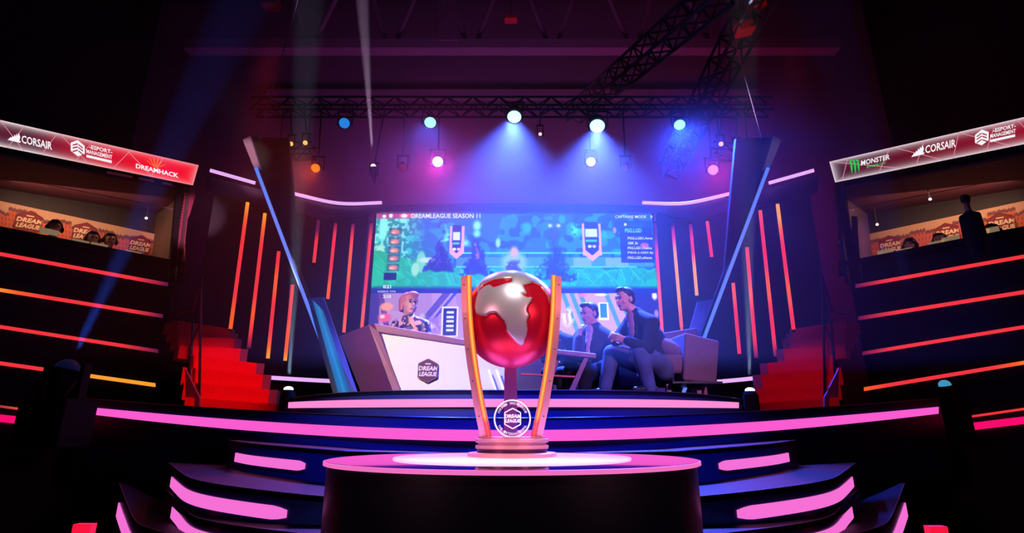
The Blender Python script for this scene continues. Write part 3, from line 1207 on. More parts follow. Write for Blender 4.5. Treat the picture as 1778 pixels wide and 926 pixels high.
for (x0, y0, x1, y1, yy, pat, lab) in tubes:
    a, b = at(x0, y0, yy), at(x1, y1, yy)
    n = 26
    pts = [lerp(a, b, i / (n - 1)) for i in range(n)]
    t = thing('light_tube', lab, 'light tube', b, 'vertical light tubes on the set wall')
    r = 0.022
    build('lamp', MB().path(pts, r, 12, tubecols(pat, n)), M_LED, t, smooth=True)
    mb = MB()
    for p, q in ((pts[0], pts[1]), (pts[-1], pts[-2])):
        d_ = (p - q).normalized()
        mb.tube(p, p + d_ * 0.02, r * 1.1, n=12)
    mb.path([p + Vector((0, 0.035, 0)) for p in (pts[0], pts[-1])], 0.012, 8)
    for p in (pts[2], pts[-3]):
        mb.tube(p + Vector((0, 0.03, 0)), p + Vector((0, 0.12, 0)), 0.008, n=8)
    build('bracket', mb, M_MATT, t)

# ------------------------------------------------------------------ slanted fins
for side in (-1, 1):
    g_ = (lambda q: q) if side < 0 else (lambda q: flip(q))
    nm = 'left' if side < 0 else 'right'
    fin = thing('slanted_fin', 'tall dark fin leaning inward with a glowing blue edge, %s of the desk and sofa' % ('left' if side < 0 else 'right'), 'decor fin', at(590 if side < 0 else 1188, 678, 6.3))
    P = [at(*q) for q in g_([(430, 238, 6.1), (500, 240, 6.3), (508, 330, 6.3), (520, 470, 6.3), (600, 690, 6.3), (592, 690, 6.3)])]
    build('fin_panel', MB().prism(P, (0, 0.07, 0)), mat('fin_black', (4, 4, 9), 0.7), fin)
    Q = [at(*q) for q in g_([(421, 243, 6.02), (434, 236, 6.02), (452, 292, 6.05), (441, 292, 6.05)])]
    build('edge_cap', MB().prism(Q, (0, 0.06, 0)), mat('fin_edge', (190, 140, 165), 0.4, emit=(140, 90, 115), strength=0.0) if side < 0 else mat('fin_edge_grey', (130, 110, 140), 0.4), fin)
    k0, k1 = (444, 290), (589, 682)
    tp = g_([(441.5, 292, 6.03), (588, 682, 6.25)])
    n = 30
    pts = []
    for i in range(n):
        t = i / (n - 1)
        pts.append(at(*[lerp(tp[0][k], tp[1][k], t) for k in range(3)]))
    cols = [tuple(lerp(np.array(s2l((80, 130, 250))), np.array(s2l((110, 130, 250))), abs(math.sin(i / 7)))) for i in range(n)]
    build('light_strip', MB().path([p + Vector((0.02 * -side, 0, 0)) for p in pts], 0.02, 10, cols), M_LED, fin, smooth=True)
    hook = at(450 if side < 0 else 1322, 238, 6.15)
    build('lifting_eye', MB().ball(hook, 0.022).tube(hook, hook - Vector((0, 0, 0.08)), 0.012), M_RAIL, fin, smooth=True)
    top_ = at(493, 85, 6.15) if side < 0 else at(1278, 78, 6.15)
    mb = MB().tube(hook, lerp(hook, top_, 1.0), 0.006, n=6)
    mb.tube(top_, top_ + (top_ - hook).normalized() * 3.5, 0.006, n=6)
    tag(build('hanging_cable', mb, mat('cable_steel', (170, 120, 150), 0.4, 0.6)), 'thin steel cable holding the top of the %s slanted fin' % nm, 'cable', None)

# teal boards
for side in (-1, 1):
    g_ = (lambda q: q) if side < 0 else (lambda q: q)
    nm = 'left' if side < 0 else 'right'
    if side < 0:
        outer = [(534, 518, 6.0), (561, 516, 6.15), (622, 690, 6.15), (580, 690, 6.0)]
        inner = [(543, 521, 6.0), (562, 540, 6.1), (612, 690, 6.1), (590, 690, 6.0)]
    else:
        outer = [(1243, 519, 6.35), (1212, 524, 6.5), (1165, 690, 6.5), (1198, 690, 6.35)]
        inner = [(1238, 524, 6.4), (1214, 530, 6.5), (1170, 690, 6.5), (1196, 690, 6.4)]
    b = thing('teal_board', 'leaning grey board with a teal face, %s' % ('between the left fin and the desk' if side < 0 else 'behind the sofa'), 'decor board', at(*outer[2]))
    build('board', MB().prism([at(*q) for q in outer], (0, 0.05, 0)), mat('board_grey', (95, 92, 130), 0.5), b)
    n = 24
    vs, cc = [], []
    A_, B_, C_, D_ = [at(q[0], q[1], q[2]) + Vector((0, -0.014, 0)) for q in inner]
    mb = MB()
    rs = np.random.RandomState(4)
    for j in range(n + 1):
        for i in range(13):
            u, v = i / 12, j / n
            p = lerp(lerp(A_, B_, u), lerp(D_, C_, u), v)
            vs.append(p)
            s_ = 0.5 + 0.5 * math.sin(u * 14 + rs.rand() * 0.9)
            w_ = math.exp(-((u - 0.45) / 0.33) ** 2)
            cc.append(tuple(np.array(s2l((0, 120, 160))) * (0.35 + 1.1 * w_ * (0.5 + 0.5 * s_)) + np.array(s2l((30, 60, 110)))))  # teal sheen and its brighter middle are put into the emission colour
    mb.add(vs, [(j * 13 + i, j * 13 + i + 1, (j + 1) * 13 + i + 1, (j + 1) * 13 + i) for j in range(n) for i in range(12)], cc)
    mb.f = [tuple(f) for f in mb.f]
    o = build('lit_face', mb, led_mat('teal_painted_glow', 0.8), b)

# white side strips behind the fins, stage floor lights
for side in (-1, 1):
    kk = [(455, 655, 6.6), (520, 659, 6.7), (578, 662, 6.8)] if side < 0 else [(1245, 663, 6.8), (1290, 659, 6.7), (1326, 655, 6.6)]
    pts = [at(*p) for p in curve_pts(kk, 12)]
    mb = MB().band([p + Vector((0, 0, 0.022)) for p in pts], [p - Vector((0, 0, 0.022)) for p in pts], 0.03, [LAV] * 12)
    bar = thing('light_bar', 'thin lavender light bar low on the set, behind the %s slanted fin' % ('left' if side < 0 else 'right'), 'light bar', pts[0])
    build('lamp', mb, M_LED, bar)
    build('riser', MB().band([p + Vector((0, 0.032, 0.03)) for p in pts], [Vector((p.x, p.y + 0.032, 1.6)) for p in pts], 0.1), M_BLACK, bar)

# ================================================================== DESK
desk = thing('presenter_desk', 'long presenter desk with white front panel, mauve frame and dark red hexagon badge', 'desk', at(700, 685, 5.5))
Yl, Yr = 5.45, 5.85


def dY(px):
    return lerp(Yl, Yr, (px - 655) / 380.0)


top_o = [at(x, y, dY(x)) for x, y in ((648, 561), (720, 574), (800, 588), (880, 598), (960, 606), (1036, 614))]
slab_t = [p + Vector((0, 0, 0)) for p in top_o]
slab_b = [at(x, y, dY(x)) for x, y in ((655, 577), (720, 587), (800, 599), (880, 607), (960, 615), (1035, 623))]
build('desk_top', MB().band(slab_t, slab_b, 0.45), M_WOOD, desk, bevel=0.012)
# left flank
fl = [at(648, 561, 5.44), at(588, 584, 6.0), at(630, 690, 6.0), at(697, 690, 5.5), at(655, 577, 5.45)]
build('side_panel', MB().prism([fl[0], fl[1], fl[2], fl[3], fl[4]], (0.05, 0.04, 0)), mat('desk_side', (110, 55, 120), 0.5, noise=0.2, nscale=10), desk)
# frame leg between flank and white panel
build('corner_post', MB().prism([at(640, 564, 5.44), at(657, 576, 5.43), at(700, 690, 5.46), at(686, 690, 5.46)], (0.0, 0.06, 0)), M_WOOD, desk)
pan = [at(655, 579, 5.47), at(720, 588, dY(720) + .02), at(800, 600, dY(800) + .02), at(880, 608, dY(880) + .02), at(897, 690, dY(890)), at(695, 690, 5.5)]
build('front_panel', MB().prism(pan, (0, 0.03, 0)), M_WHITE, desk)
# neon pair at the right end of the white panel and splayed legs
for x0, x1 in ((848, 862), (862, 876)):
    build('light_tube', MB().path([at(x0, 642, 5.56), at(x1, 682, 5.56)], 0.013, 10, [s2l((255, 250, 255))] * 2), led_mat('white_neon', 1.0), desk)
build('leg', MB().prism([at(1014, 622, 5.8), at(1022, 622, 5.8), at(993, 690, 5.8), at(983, 690, 5.8)], (0, 0.05, 0)), M_WOOD, desk)
build('leg', MB().prism([at(966, 618, 5.9), at(974, 618, 5.9), at(950, 690, 5.9), at(940, 690, 5.9)], (0, 0.05, 0)), M_WOOD, desk)
build('cross_bar', MB().tube(at(905, 650, 5.85), at(1000, 655, 5.85), 0.012), mat('red_metal', (240, 90, 90), 0.4), desk)


def badge(mbf, mbt, fn, cx, cy, s, fill, asp=1.0, txt=(240, 225, 225), top=(150, 20, 40)):
    """hexagon badge with the two-line name; fn maps (u, v)"""
    hx = [(0, 0.62), (0.5, 0.36), (0.5, -0.36), (0, -0.62), (-0.5, -0.36), (-0.5, 0.36)]
    put_poly(mbf, [(cx + a * s / asp, cy + b * s) for a, b in hx], fn, s2l(fill))
    for k in range(6):
        a, b = hx[k], hx[(k + 1) % 6]
        put_line(mbt, (cx + a[0] * s / asp, cy + a[1] * s), (cx + b[0] * s / asp, cy + b[1] * s), 0.025 * s, fn, s2l(top), asp)
    put_text(mbt, 'DREAM', fn, cx - 0.5 * s / asp, cy - 0.0 * s, cx + 0.5 * s / asp, cy + 0.24 * s, s2l(txt), 0.04, 0.04 * s)
    put_text(mbt, 'LEAGUE', fn, cx - 0.46 * s / asp, cy - 0.3 * s, cx + 0.46 * s / asp, cy - 0.06 * s, s2l(txt), 0.04, 0.04 * s)
    put_line(mbt, (cx - 0.15 * s / asp, cy + 0.36 * s), (cx + 0.15 * s / asp, cy + 0.36 * s), 0.03 * s, fn, s2l(txt), asp)


Bc = at(743, 644, dY(743) - 0.01)
bx_ = (at(800, 600, dY(800)) - at(700, 588, dY(700)))
bx_.z = 0
bx_.normalize()
mpx = 1 / F * dY(743)


def bfn(o):
    return lambda u, v: Bc + bx_ * u + Vector((0, -o - 0.004, v))


mf, mt = MB(), MB()
badge(mf, MB(), bfn(0.0), 0, 0, 0.185, (92, 40, 62))
badge(MB(), mt, bfn(0.003), 0, 0, 0.185, (92, 40, 62), txt=(225, 205, 205), top=(110, 60, 80))
bo = build('badge', mf, M_PRINT, desk, label='dark red hexagon badge')
build('lettering', mt, M_PRINT, bo)

# ================================================================== SOFA
sofa = thing('armchair', 'boxy mauve fabric armchair at the right end of the stage set', 'armchair', at(1200, 690, 6.0))
zf = FLZ


def P3(px, py, Y):
    return at(px, py, Y)


arm_f = [at(1190, 577, 5.65), at(1250, 592, 5.75), at(1245, 668, 5.75), at(1187, 661, 5.65)]
build('armrest', MB().prism(arm_f, (-0.10, 0.62, 0)), M_FABRIC, sofa, bevel=0.025)
build('armrest', MB().prism([p + Vector((-0.50, 0.85, 0)) for p in arm_f], (-0.10, 0.3, 0)), M_FABRIC, sofa, bevel=0.025)
sc_ = at(1152, 640, 6.1)
build('seat', MB().box((sc_.x - 0.02, 6.07, FLZ + 0.30), (0.42, 0.75, 0.2)), M_FABRIC, sofa, bevel=0.04)
build('backrest', MB().prism([at(1148, 578, 6.35), at(1210, 568, 6.4), at(1212, 668, 6.4), at(1160, 668, 6.35)], (0.1, 0.35, 0)), M_FABRIC, sofa, bevel=0.03)
build('cushion', MB().ball((sc_.x - 0.02, 5.82, FLZ + 0.47), (0.17, 0.12, 0.10), rot=Matrix.Rotation(0.5, 3, 'Y')), M_FABRIC, sofa, smooth=True)
q = at(1198, 667, 5.9)
build('base_plate', MB().box((q.x, 5.95, q.z - 0.005), (0.5, 0.6, 0.02)), M_STEEL, sofa)
for px, yy in ((1160, 5.8), (1212, 5.8), (1170, 6.2), (1222, 6.2)):
    p = at(px, 668, yy)
    build('leg', MB().box((p.x, yy, (q.z - 0.01 + FLZ) / 2), (0.045, 0.045, max(0.03, q.z - 0.01 - FLZ))), M_WOOD, sofa)


# ================================================================== PEOPLE
def remesh(o, vox, smooth=4):
    r = o.modifiers.new('remesh', 'REMESH')
    r.mode = 'VOXEL'
    r.voxel_size = vox
    r.use_smooth_shade = True
    s = o.modifiers.new('smooth', 'SMOOTH')
    s.factor = 0.5
    s.iterations = smooth


def head_into(mb, c, yaw, s=1.0, pitch=0.0):
    """head about 0.235 tall; faces -Y before yaw (rotation about Z) ; returns rotation"""
    R = Matrix.Rotation(yaw, 3, 'Z') @ Matrix.Rotation(pitch, 3, 'X')

    def q(x, y, z):
        return Vector(c) + R @ Vector((x * s, y * s, z * s))
    mb.ball(q(0, 0.012, 0.03), (0.074 * s, 0.092 * s, 0.088 * s), rot=R)
    mb.ball(q(0, -0.02, -0.035), (0.058 * s, 0.066 * s, 0.075 * s), rot=R)
    mb.ball(q(0, -0.055, -0.088), (0.027 * s, 0.024 * s, 0.020 * s), rot=R)
    mb.capsule(q(0, -0.083, 0.01), 0.009 * s, q(0, -0.103, -0.022), 0.013 * s)
    mb.ball(q(0, -0.076, 0.03), (0.05 * s, 0.018 * s, 0.012 * s), rot=R)
    mb.ball(q(0, -0.078, -0.052), (0.024 * s, 0.013 * s, 0.008 * s), rot=R)
    for e in (-1, 1):
        mb.ball(q(e * 0.075, 0.012, -0.005), (0.012 * s, 0.02 * s, 0.032 * s), rot=R)
        mb.ball(q(e * 0.042, -0.05, -0.03), (0.022 * s, 0.02 * s, 0.02 * s), rot=R)
    return R, q


def hand_into(mb, wrist, d, n, s=1.0, curl=0.5, thumb=1):
    """palm from wrist along d, palm normal n; five bent fingers"""
    d = Vector(d).normalized()
    n = Vector(n)
    n = (n - d * n.dot(d)).normalized()
    side = d.cross(n)
    w_ = Vector(wrist)
    for k in range(4):
        o = side * (0.03 - 0.02 * k) * s
        mb.capsule(w_ + o * 0.5, 0.016 * s, w_ + d * 0.085 * s + o, 0.0125 * s, 10)
        L = (0.072, 0.08, 0.074, 0.058)[k] * s
        p = w_ + d * 0.085 * s + o
        dd = d
        for j, fr in enumerate((0.45, 0.32, 0.25)):
            ang = curl * (0.5 + 0.5 * j)
            dd = (dd * math.cos(ang) + n * math.sin(ang)).normalized()
            p2 = p + dd * L * fr
            mb.capsule(p, (0.0095 - 0.001 * j) * s, p2, (0.0088 - 0.001 * j) * s, 8)
            p = p2
    p = w_ + d * 0.025 * s + side * 0.03 * s * thumb
    p2 = p + (d * 0.6 + side * 0.7 * thumb + n * 0.3).normalized() * 0.04 * s
    p3 = p2 + (d * 0.9 + n * 0.4).normalized() * 0.032 * s
    mb.capsule(p, 0.014 * s, p2, 0.0105 * s, 8)
    mb.capsule(p2, 0.0105 * s, p3, 0.009 * s, 8)


def eyes(root, q, s=1.0, glasses=False):
    for e in (-1, 1):
        build('eye', MB().ball(q(e * 0.03, -0.083, 0.012), 0.008 * s, 10, 8), mat('eye_dark', (20, 15, 25), 0.2), root, smooth=True)
        build('eyebrow', MB().capsule(q(e * 0.016, -0.092, 0.033), 0.004 * s, q(e * 0.045, -0.082, 0.034), 0.003 * s, 8), M_HAIRD, root)
    build('mouth', MB().capsule(q(-0.02, -0.085, -0.053), 0.004 * s, q(0.02, -0.085, -0.053), 0.004 * s, 8), mat('lips', (190, 80, 90), 0.5), root)


def person(label, hc, yaw, J, cloth, trous, hairm, hair='short', s=1.0, pitch=0.0, shirt=None, hands=None, hi=True, shoes=None, lean=None, headset=False):
    """J: joints dict: neck, chest, pelvis, shL/shR, elL/elR, wrL/wrR, hipL.. knL.. anL.. (some may be missing)"""
    vox = 0.0065 if hi else 0.012
    root_loc = J['pelvis']
    root = thing('person', label, 'person', root_loc)
    b = MB()
    R, q = head_into(b, hc, yaw, s, pitch)
    b.capsule(q(0, 0.015, -0.06), 0.05 * s, J['neck'], 0.056 * s)
    b.capsule(J['neck'], 0.06 * s, J['chest'], 0.10 * s)
    b.capsule(J['chest'], 0.10 * s, J['pelvis'], 0.10 * s)
    for e in 'LR':
        if 'sh' + e in J:
            b.capsule(J['neck'], 0.05 * s, J['sh' + e], 0.045 * s)
            b.capsule(J['sh' + e], 0.042 * s, J['el' + e], 0.036 * s)
            b.capsule(J['el' + e], 0.036 * s, J['wr' + e], 0.024 * s)
        if 'kn' + e in J:
            b.capsule(J['pelvis'], 0.08 * s, J['kn' + e], 0.05 * s)
            b.capsule(J['kn' + e], 0.048 * s, J['an' + e], 0.033 * s)
    for h in (hands or []):
        hand_into(b, *h)
    body = build('body', b, M_SKIN, root, smooth=True)
    remesh(body, vox, 3)
    eyes(root, q, s)
    # hair
    hb = MB()
    if hair == 'short':
        hb.ball(q(0, 0.026, 0.05), (0.080 * s, 0.092 * s, 0.080 * s), rot=R)
        hb.ball(q(0, 0.055, 0.0), (0.072 * s, 0.056 * s, 0.065 * s), rot=R)
        hb.ball(q(-0.012, -0.035, 0.105), (0.060 * s, 0.045 * s, 0.028 * s), rot=R)
        for e in (-1, 1):
            hb.capsule(q(e * 0.072, 0.0, 0.045), 0.014 * s, q(e * 0.074, 0.004, 0.012), 0.007 * s, 8)
    else:
        hb.ball(q(0, 0.02, 0.05), (0.086 * s, 0.098 * s, 0.082 * s), rot=R)
        for k in range(15):
            a = math.radians(-105 + 210 * k / 14)
            x, y = 0.074 * math.sin(a), 0.025 + 0.078 * math.cos(a)
            hb.capsule(q(x, y, 0.05), 0.020 * s, q(x * 0.98, y * 0.95 + 0.005, -0.055), 0.014 * s, 8)
        hb.ball(q(0.02, -0.045, 0.1), (0.062 * s, 0.045 * s, 0.032 * s), rot=R)
        hb.capsule(q(0.03, -0.07, 0.1), 0.018 * s, q(0.068, -0.05, 0.04), 0.012 * s, 8)
    ho = build('hair', hb, hairm, root, smooth=True)
    remesh(ho, 0.008, 2)
    # jacket / blouse
    s_head, s = s, s * (1.18 if (hi and trous is not None) else 1.0)
    c = MB()
    c.capsule(J['neck'] - Vector((0, 0, 0.015)), 0.070 * s, J['chest'], 0.150 * s, 18)
    c.capsule(J['chest'], 0.150 * s, J['pelvis'], 0.145 * s, 18)
    for e in 'LR':
        if 'sh' + e in J:
            c.capsule(J['neck'] - Vector((0, 0, 0.03)), 0.068 * s, J['sh' + e], 0.070 * s)
            c.capsule(J['sh' + e], 0.068 * s, J['el' + e], 0.055 * s)
            c.capsule(J['chest'], 0.12 * s, J['sh' + e], 0.055 * s)
            w_ = lerp(J['el' + e], J['wr' + e], 0.9)
            c.capsule(J['el' + e], 0.054 * s, w_, 0.038 * s)
    co = build('jacket', c, cloth, root, smooth=True)
    remesh(co, 0.010, 5)
    if hi and trous is not None:
        # collar and lapels
        fw = R @ Vector((0, -1, 0))
        fw.z = 0
        fw.normalize()
        rg = fw.cross(Vector((0, 0, 1)))
        lp = MB()
        for e in (-1, 1):
            a_ = J['neck'] + rg * e * 0.055 - fw * 0.045 + Vector((0, 0, 0.005))
            b_ = J['neck'] + rg * e * 0.070 + fw * 0.05 - Vector((0, 0, 0.04))
            c_ = lerp(J['neck'], J['chest'], 0.95) + fw * 0.165 + rg * e * 0.045
            lp.capsule(a_, 0.022, b_, 0.024)
            lp.capsule(b_, 0.024, c_, 0.018)
        lp.capsule(J['neck'] + rg * 0.055 - fw * 0.045, 0.022, J['neck'] - rg * 0.055 - fw * 0.045, 0.022)
        lo_ = build('collar', lp, cloth, root, smooth=True)
        remesh(lo_, 0.009, 3)
    if shirt is not None:
        fwd = R @ Vector((0, -1, 0))
        fwd.z = 0
        fwd.normalize()
        sh = MB()
        rgt = fwd.cross(Vector((0, 0, 1)))
        ch, nk, pv = J['chest'], J['neck'], J['pelvis']
        for k in range(6):
            t = k / 5
            p = lerp(nk - Vector((0, 0, 0.05)), lerp(ch, pv, 0.6), t)
            rr = lerp(0.075, 0.15, min(1, t * 1.8)) * s
            sh.ball(p + fwd * (rr - 0.018), (0.045 * s * (1 - 0.6 * t), 0.03 * s, 0.06 * s), rot=Matrix.Rotation(math.atan2(fwd.y, fwd.x) + PI / 2, 3, 'Z'))
        so = build('shirt', sh, shirt, root, smooth=True)
        remesh(so, 0.009, 3)
    if trous is not None and 'knL' in J:
        t_ = MB()
        for e in 'LR':
            hip = J['hip' + e]
            t_.capsule(J['pelvis'], 0.145 * s, hip, 0.11 * s)
            t_.capsule(hip, 0.105 * s, J['kn' + e], 0.072 * s)
            t_.capsule(J['kn' + e], 0.070 * s, J['an' + e], 0.052 * s)
        to = build('trousers', t_, trous, root, smooth=True)
        remesh(to, 0.011, 5)
        for e in 'LR':
            fd = shoes[0 if e == 'L' else 1] if shoes else Vector((-1, 0, 0))
            sb = MB()
            an = J['an' + e]
            fz = FLZ
            heel = Vector((an.x, an.y, fz + 0.035)) - fd * 0.04
            toe = heel + fd * 0.2
            sb.capsule(heel, 0.038, lerp(heel, toe, 0.5), 0.042)
            sb.capsule(lerp(heel, toe, 0.5), 0.042, toe - Vector((0, 0, 0.005)), 0.032)
            sb.capsule(heel, 0.038, Vector((an.x, an.y, fz + 0.09)), 0.036)
            sh_ = build('shoe', sb, mat('black_leather', (24, 22, 34), 0.35), root, smooth=True)
            remesh(sh_, 0.01, 2)
    return root, q, R


# man in the armchair, leaning forward, hands clasped
J = dict(neck=at(1104, 545, 5.85), chest=at(1122, 590, 5.88), pelvis=at(1150, 642, 5.95),
         shL=at(1131, 562, 5.68), shR=at(1096, 560, 6.05), elL=at(1124, 606, 5.58), elR=at(1072, 590, 6.02),
         wrL=at(1086, 590, 5.56), wrR=at(1068, 588, 5.74),
         hipL=at(1150, 640, 5.8), hipR=at(1140, 640, 6.08), knL=at(1112, 612, 5.6), knR=at(1062, 614, 5.9),
         anL=at(1128, 676, 5.6), anR=at(1050, 678, 5.9))
man1, q1, R1 = person('seated man in dark blazer and washed jeans leaning forward with clasped hands', at(1085, 521, 5.82), math.radians(-62),
       J, M_SUIT, M_JEANS, M_HAIRD, 'short', 1.1, 0.12, mat('mauve_tee', (150, 100, 130), 0.8),
       hands=[(J['wrL'], (-1, 0.15, 0.25), (0, 0.9, 0.5), 1.05, 0.75, 1), (J['wrR'], (-0.6, -0.7, 0.2), (0.3, -0.9, -0.3), 1.05, 0.7, -1)],
       shoes=[Vector((-0.9, -0.3, 0)).normalized(), Vector((-1, 0, 0))])
wp = lerp(J['elL'], J['wrL'], 0.93)
build('wristwatch', MB().path([wp, wp + (J['wrL'] - J['elL']).normalized() * 0.025], 0.034, 16), M_STEEL, man1)

# man with a hand at his mouth, behind the desk end
J = dict(neck=at(1033, 569, 6.32), chest=at(1044, 607, 6.35), pelvis=at(1050, 655, 6.4),
         shL=at(1060, 590, 6.2), shR=at(1008, 586, 6.45), elL=at(1062, 628, 6.12), elR=at(1004, 618, 6.1),
         wrL=at(1030, 640, 6.05), wrR=at(1006, 585, 6.12),
         hipL=at(1046, 655, 6.3), hipR=at(1030, 655, 6.45), knL=at(1018, 645, 5.98), knR=at(992, 645, 6.2), anL=at(1014, 682, 6.0), anR=at(990, 682, 6.25))
person('seated man in dark suit and pale tie resting his hand against his mouth', at(1023, 546, 6.28), math.radians(-58),
       J, mat('grey_suit', (40, 32, 60), 0.85), M_SUIT, M_HAIRD, 'short', 1.1, 0.18, mat('pale_shirt', (190, 160, 200), 0.8),
       hands=[(J['wrR'], (0.12, -0.1, 1), (0.8, 0.3, 0), 1.05, 0.7, 1), (J['wrL'], (-1, 0, -0.1), (0, 0.3, -1), 1.0, 0.4, 1)])
# third dark figure seen beyond him, mostly hidden by the trophy
J = dict(neck=at(968, 580, 6.7), chest=at(972, 608, 6.72), pelvis=at(978, 650, 6.75),
         shL=at(990, 592, 6.6), shR=at(950, 590, 6.8), elL=at(996, 626, 6.55), elR=at(948, 625, 6.7), wrL=at(972, 630, 6.4), wrR=at(958, 630, 6.45),
         hipL=at(984, 652, 6.6), hipR=at(966, 652, 6.7), knL=at(974, 648, 6.3), knR=at(950, 648, 6.35), anL=at(976, 682, 6.32), anR=at(952, 682, 6.38))
person('seated man in dark jacket half hidden behind the trophy arm', at(955, 556, 6.66), math.radians(20), J, M_SUIT, M_SUIT, M_HAIRD, 'short', 1.05, 0, M_SHIRT, hi=False)
for px, yy, lb in ((1052, 6.45, 'low dark stool under the man with the pale tie'), (980, 6.78, 'low dark stool under the man half hidden by the trophy')):
    p = at(px, 660, yy)
    t = thing('stool', lb, 'stool', (p.x, yy, FLZ))
    build('seat', MB().lathe([(0.16, 0.30), (0.18, 0.31), (0.18, 0.35), (0.16, 0.36)], (p.x, yy, FLZ), 32), M_SUIT, t, smooth=True)
    build('leg', MB().lathe([(0.14, 0.0), (0.14, 0.015), (0.025, 0.03), (0.025, 0.30)], (p.x, yy, FLZ), 24), M_STEEL, t, smooth=True)

# woman at the desk
J = dict(neck=at(712, 552, 6.05), chest=at(714, 580, 6.1), pelvis=at(714, 632, 6.12),
         shL=at(736, 566, 6.02), shR=at(690, 566, 6.12), elL=at(742, 602, 5.98), elR=at(682, 604, 6.05), wrL=at(722, 606, 5.85), wrR=at(700, 604, 5.9))
pat = bpy.data.materials.new('patterned_blouse')
pat.use_nodes = True
nt = pat.node_tree
tc = nt.nodes.new('ShaderNodeTexCoord')
vo = nt.nodes.new('ShaderNodeTexNoise')
vo.inputs['Scale'].default_value = 18
rp = nt.nodes.new('ShaderNodeValToRGB')
rp.color_ramp.interpolation = 'CONSTANT'
rp.color_ramp.elements[0].color = (*s2l((40, 24, 66)), 1)
rp.color_ramp.elements[1].position = 0.55
rp.color_ramp.elements[1].color = (*s2l((215, 160, 200)), 1)
nt.links.new(tc.outputs['Object'], vo.inputs['Vector'])
nt.links.new(vo.outputs['Fac'], rp.inputs[0])
nt.links.new(rp.outputs[0], nt.nodes['Principled BSDF'].inputs['Base Color'])
wom, q2, R2 = person('smiling woman with short blond hair and glasses sitting behind the desk', at(710, 529, 6.02), math.radians(38), J, pat, None,
                     mat('blond_hair', (225, 130, 140), 0.5, noise=0.3, nscale=40), 'bob', 1.1, 0.0, M_SKIN,
                     hands=[(J['wrL'], (-0.4, -0.8, 0), (0, 0, -1), 1.0, 0.3, 1), (J['wrR'], (0.4, -0.8, 0), (0, 0, -1), 1.0, 0.3, -1)])
mb = MB()
for e in (-1, 1):
    ring = [q2(e * 0.031 + 0.019 * math.cos(a), -0.096, 0.01 + 0.014 * math.sin(a)) for a in np.linspace(0, 2 * PI, 17)]
    mb.path(ring, 0.0015, 6)
mb.path([q2(-0.01, -0.1, 0.014), q2(0.01, -0.1, 0.014)], 0.0025, 6)
build('glasses', mb, M_MATT, wom)

# ================================================================== RED STAIRS
stair_def = [  # (left px, left py top, right px, right py top, Yleft, Yright)
    (322, 690, 480, 702, 5.9, 6.1), (320, 664, 468, 677, 6.0, 6.25), (318, 638, 457, 651, 6.1, 6.4), (333, 617, 446, 631, 6.2, 6.55),
    (312, 600, 418, 606, 6.3, 6.7), (311, 585, 408, 588, 6.38, 6.8), (310, 571, 402, 579, 6.44, 6.9), (309, 557, 397, 571, 6.5, 7.0)]
for side in (-1, 1):
    nm = 'left' if side < 0 else 'right'
    st = thing('staircase', 'red carpeted staircase climbing from the stage to the %s player booth' % nm, 'staircase', at(400 if side < 0 else 1378, 712, 6.2))
    prev = None
    for i, (lx, ly, rx, ry, yl, yr) in enumerate(stair_def):
        nb = stair_def[i - 1] if i else (322, 716, 484, 722, 5.8, 6.0)
        a, b = at(lx, ly, yl), at(rx, ry, yr)
        za = at(nb[0], nb[1], nb[4]).z - 0.02
        zb = at(nb[2], nb[3], nb[5]).z - 0.02
        if side > 0:
            a.x, b.x = -a.x, -b.x
        bots = [Vector((a.x, a.y, za)), Vector((b.x, b.y, zb))]
        build('step', MB().band([a, b], bots, 0.34), M_CARPET, st)
        # grey end block
        d_ = (b - a)
        d_.z = 0
        d_.normalize()
        e0, e1 = b, b + d_ * 0.085
        e1.z = b.z
        build('end_block', MB().band([e0, e1], [Vector((e0.x, e0.y, zb)), Vector((e1.x, e1.y, zb))], 0.34), M_GREYP, st)
    # outer string wall and handrail
    w0 = [at(309, 557, 6.5), at(314, 640, 6.3), at(322, 716, 5.85)]
    mir = (lambda p: Vector((-p.x, p.y, p.z))) if side > 0 else (lambda p: p)
    mb = MB()
    for x, y0, y1, yy in ((346, 480, 690, 5.95), (331, 560, 640, 6.3), (327, 600, 700, 6.1)):
        mb.tube(mir(at(x + 4, y0, yy)), mir(at(x, y1, yy)), 0.014, n=8)
    hp = [mir(at(350, 480, 5.95)), mir(at(333, 540, 6.3)), mir(at(312, 545, 6.6))]
    mb.path(hp, 0.014, 8)
    hp = [mir(at(348, 560, 5.95)), mir(at(331, 600, 6.3))]
    mb.path(hp, 0.010, 8)
    build('handrail', mb, M_STEEL, st)
    wl = [mir(p) for p in (at(321, 640, 6.0), at(346, 690, 5.88), at(346, 714, 5.88), at(324, 714, 6.0))]
    build('side_panel', MB().prism(wl, (0.0, 0.03, 0)), M_GREYP, st)

# red spots on the stairs from the grid
spot((-2.2, 4.2, 5.2), tuple(at(400, 655, 6.3)), (1.0, 0.03, 0.06), 900, 24, 0.7, 0.1)
spot((2.6, 4.2, 5.2), tuple(at(1378, 655, 6.3)), (1.0, 0.04, 0.20), 260, 24, 0.8, 0.1)

# ================================================================== SIDE BOOTHS
Rr, Oo = s2l((235, 40, 60)), s2l((255, 140, 30))


def hexp(cx, cy, r, asp):
    return [(cx + r * math.cos(math.radians(90 + 60 * k)) / asp, cy + r * math.sin(math.radians(90 + 60 * k))) for k in range(6)]


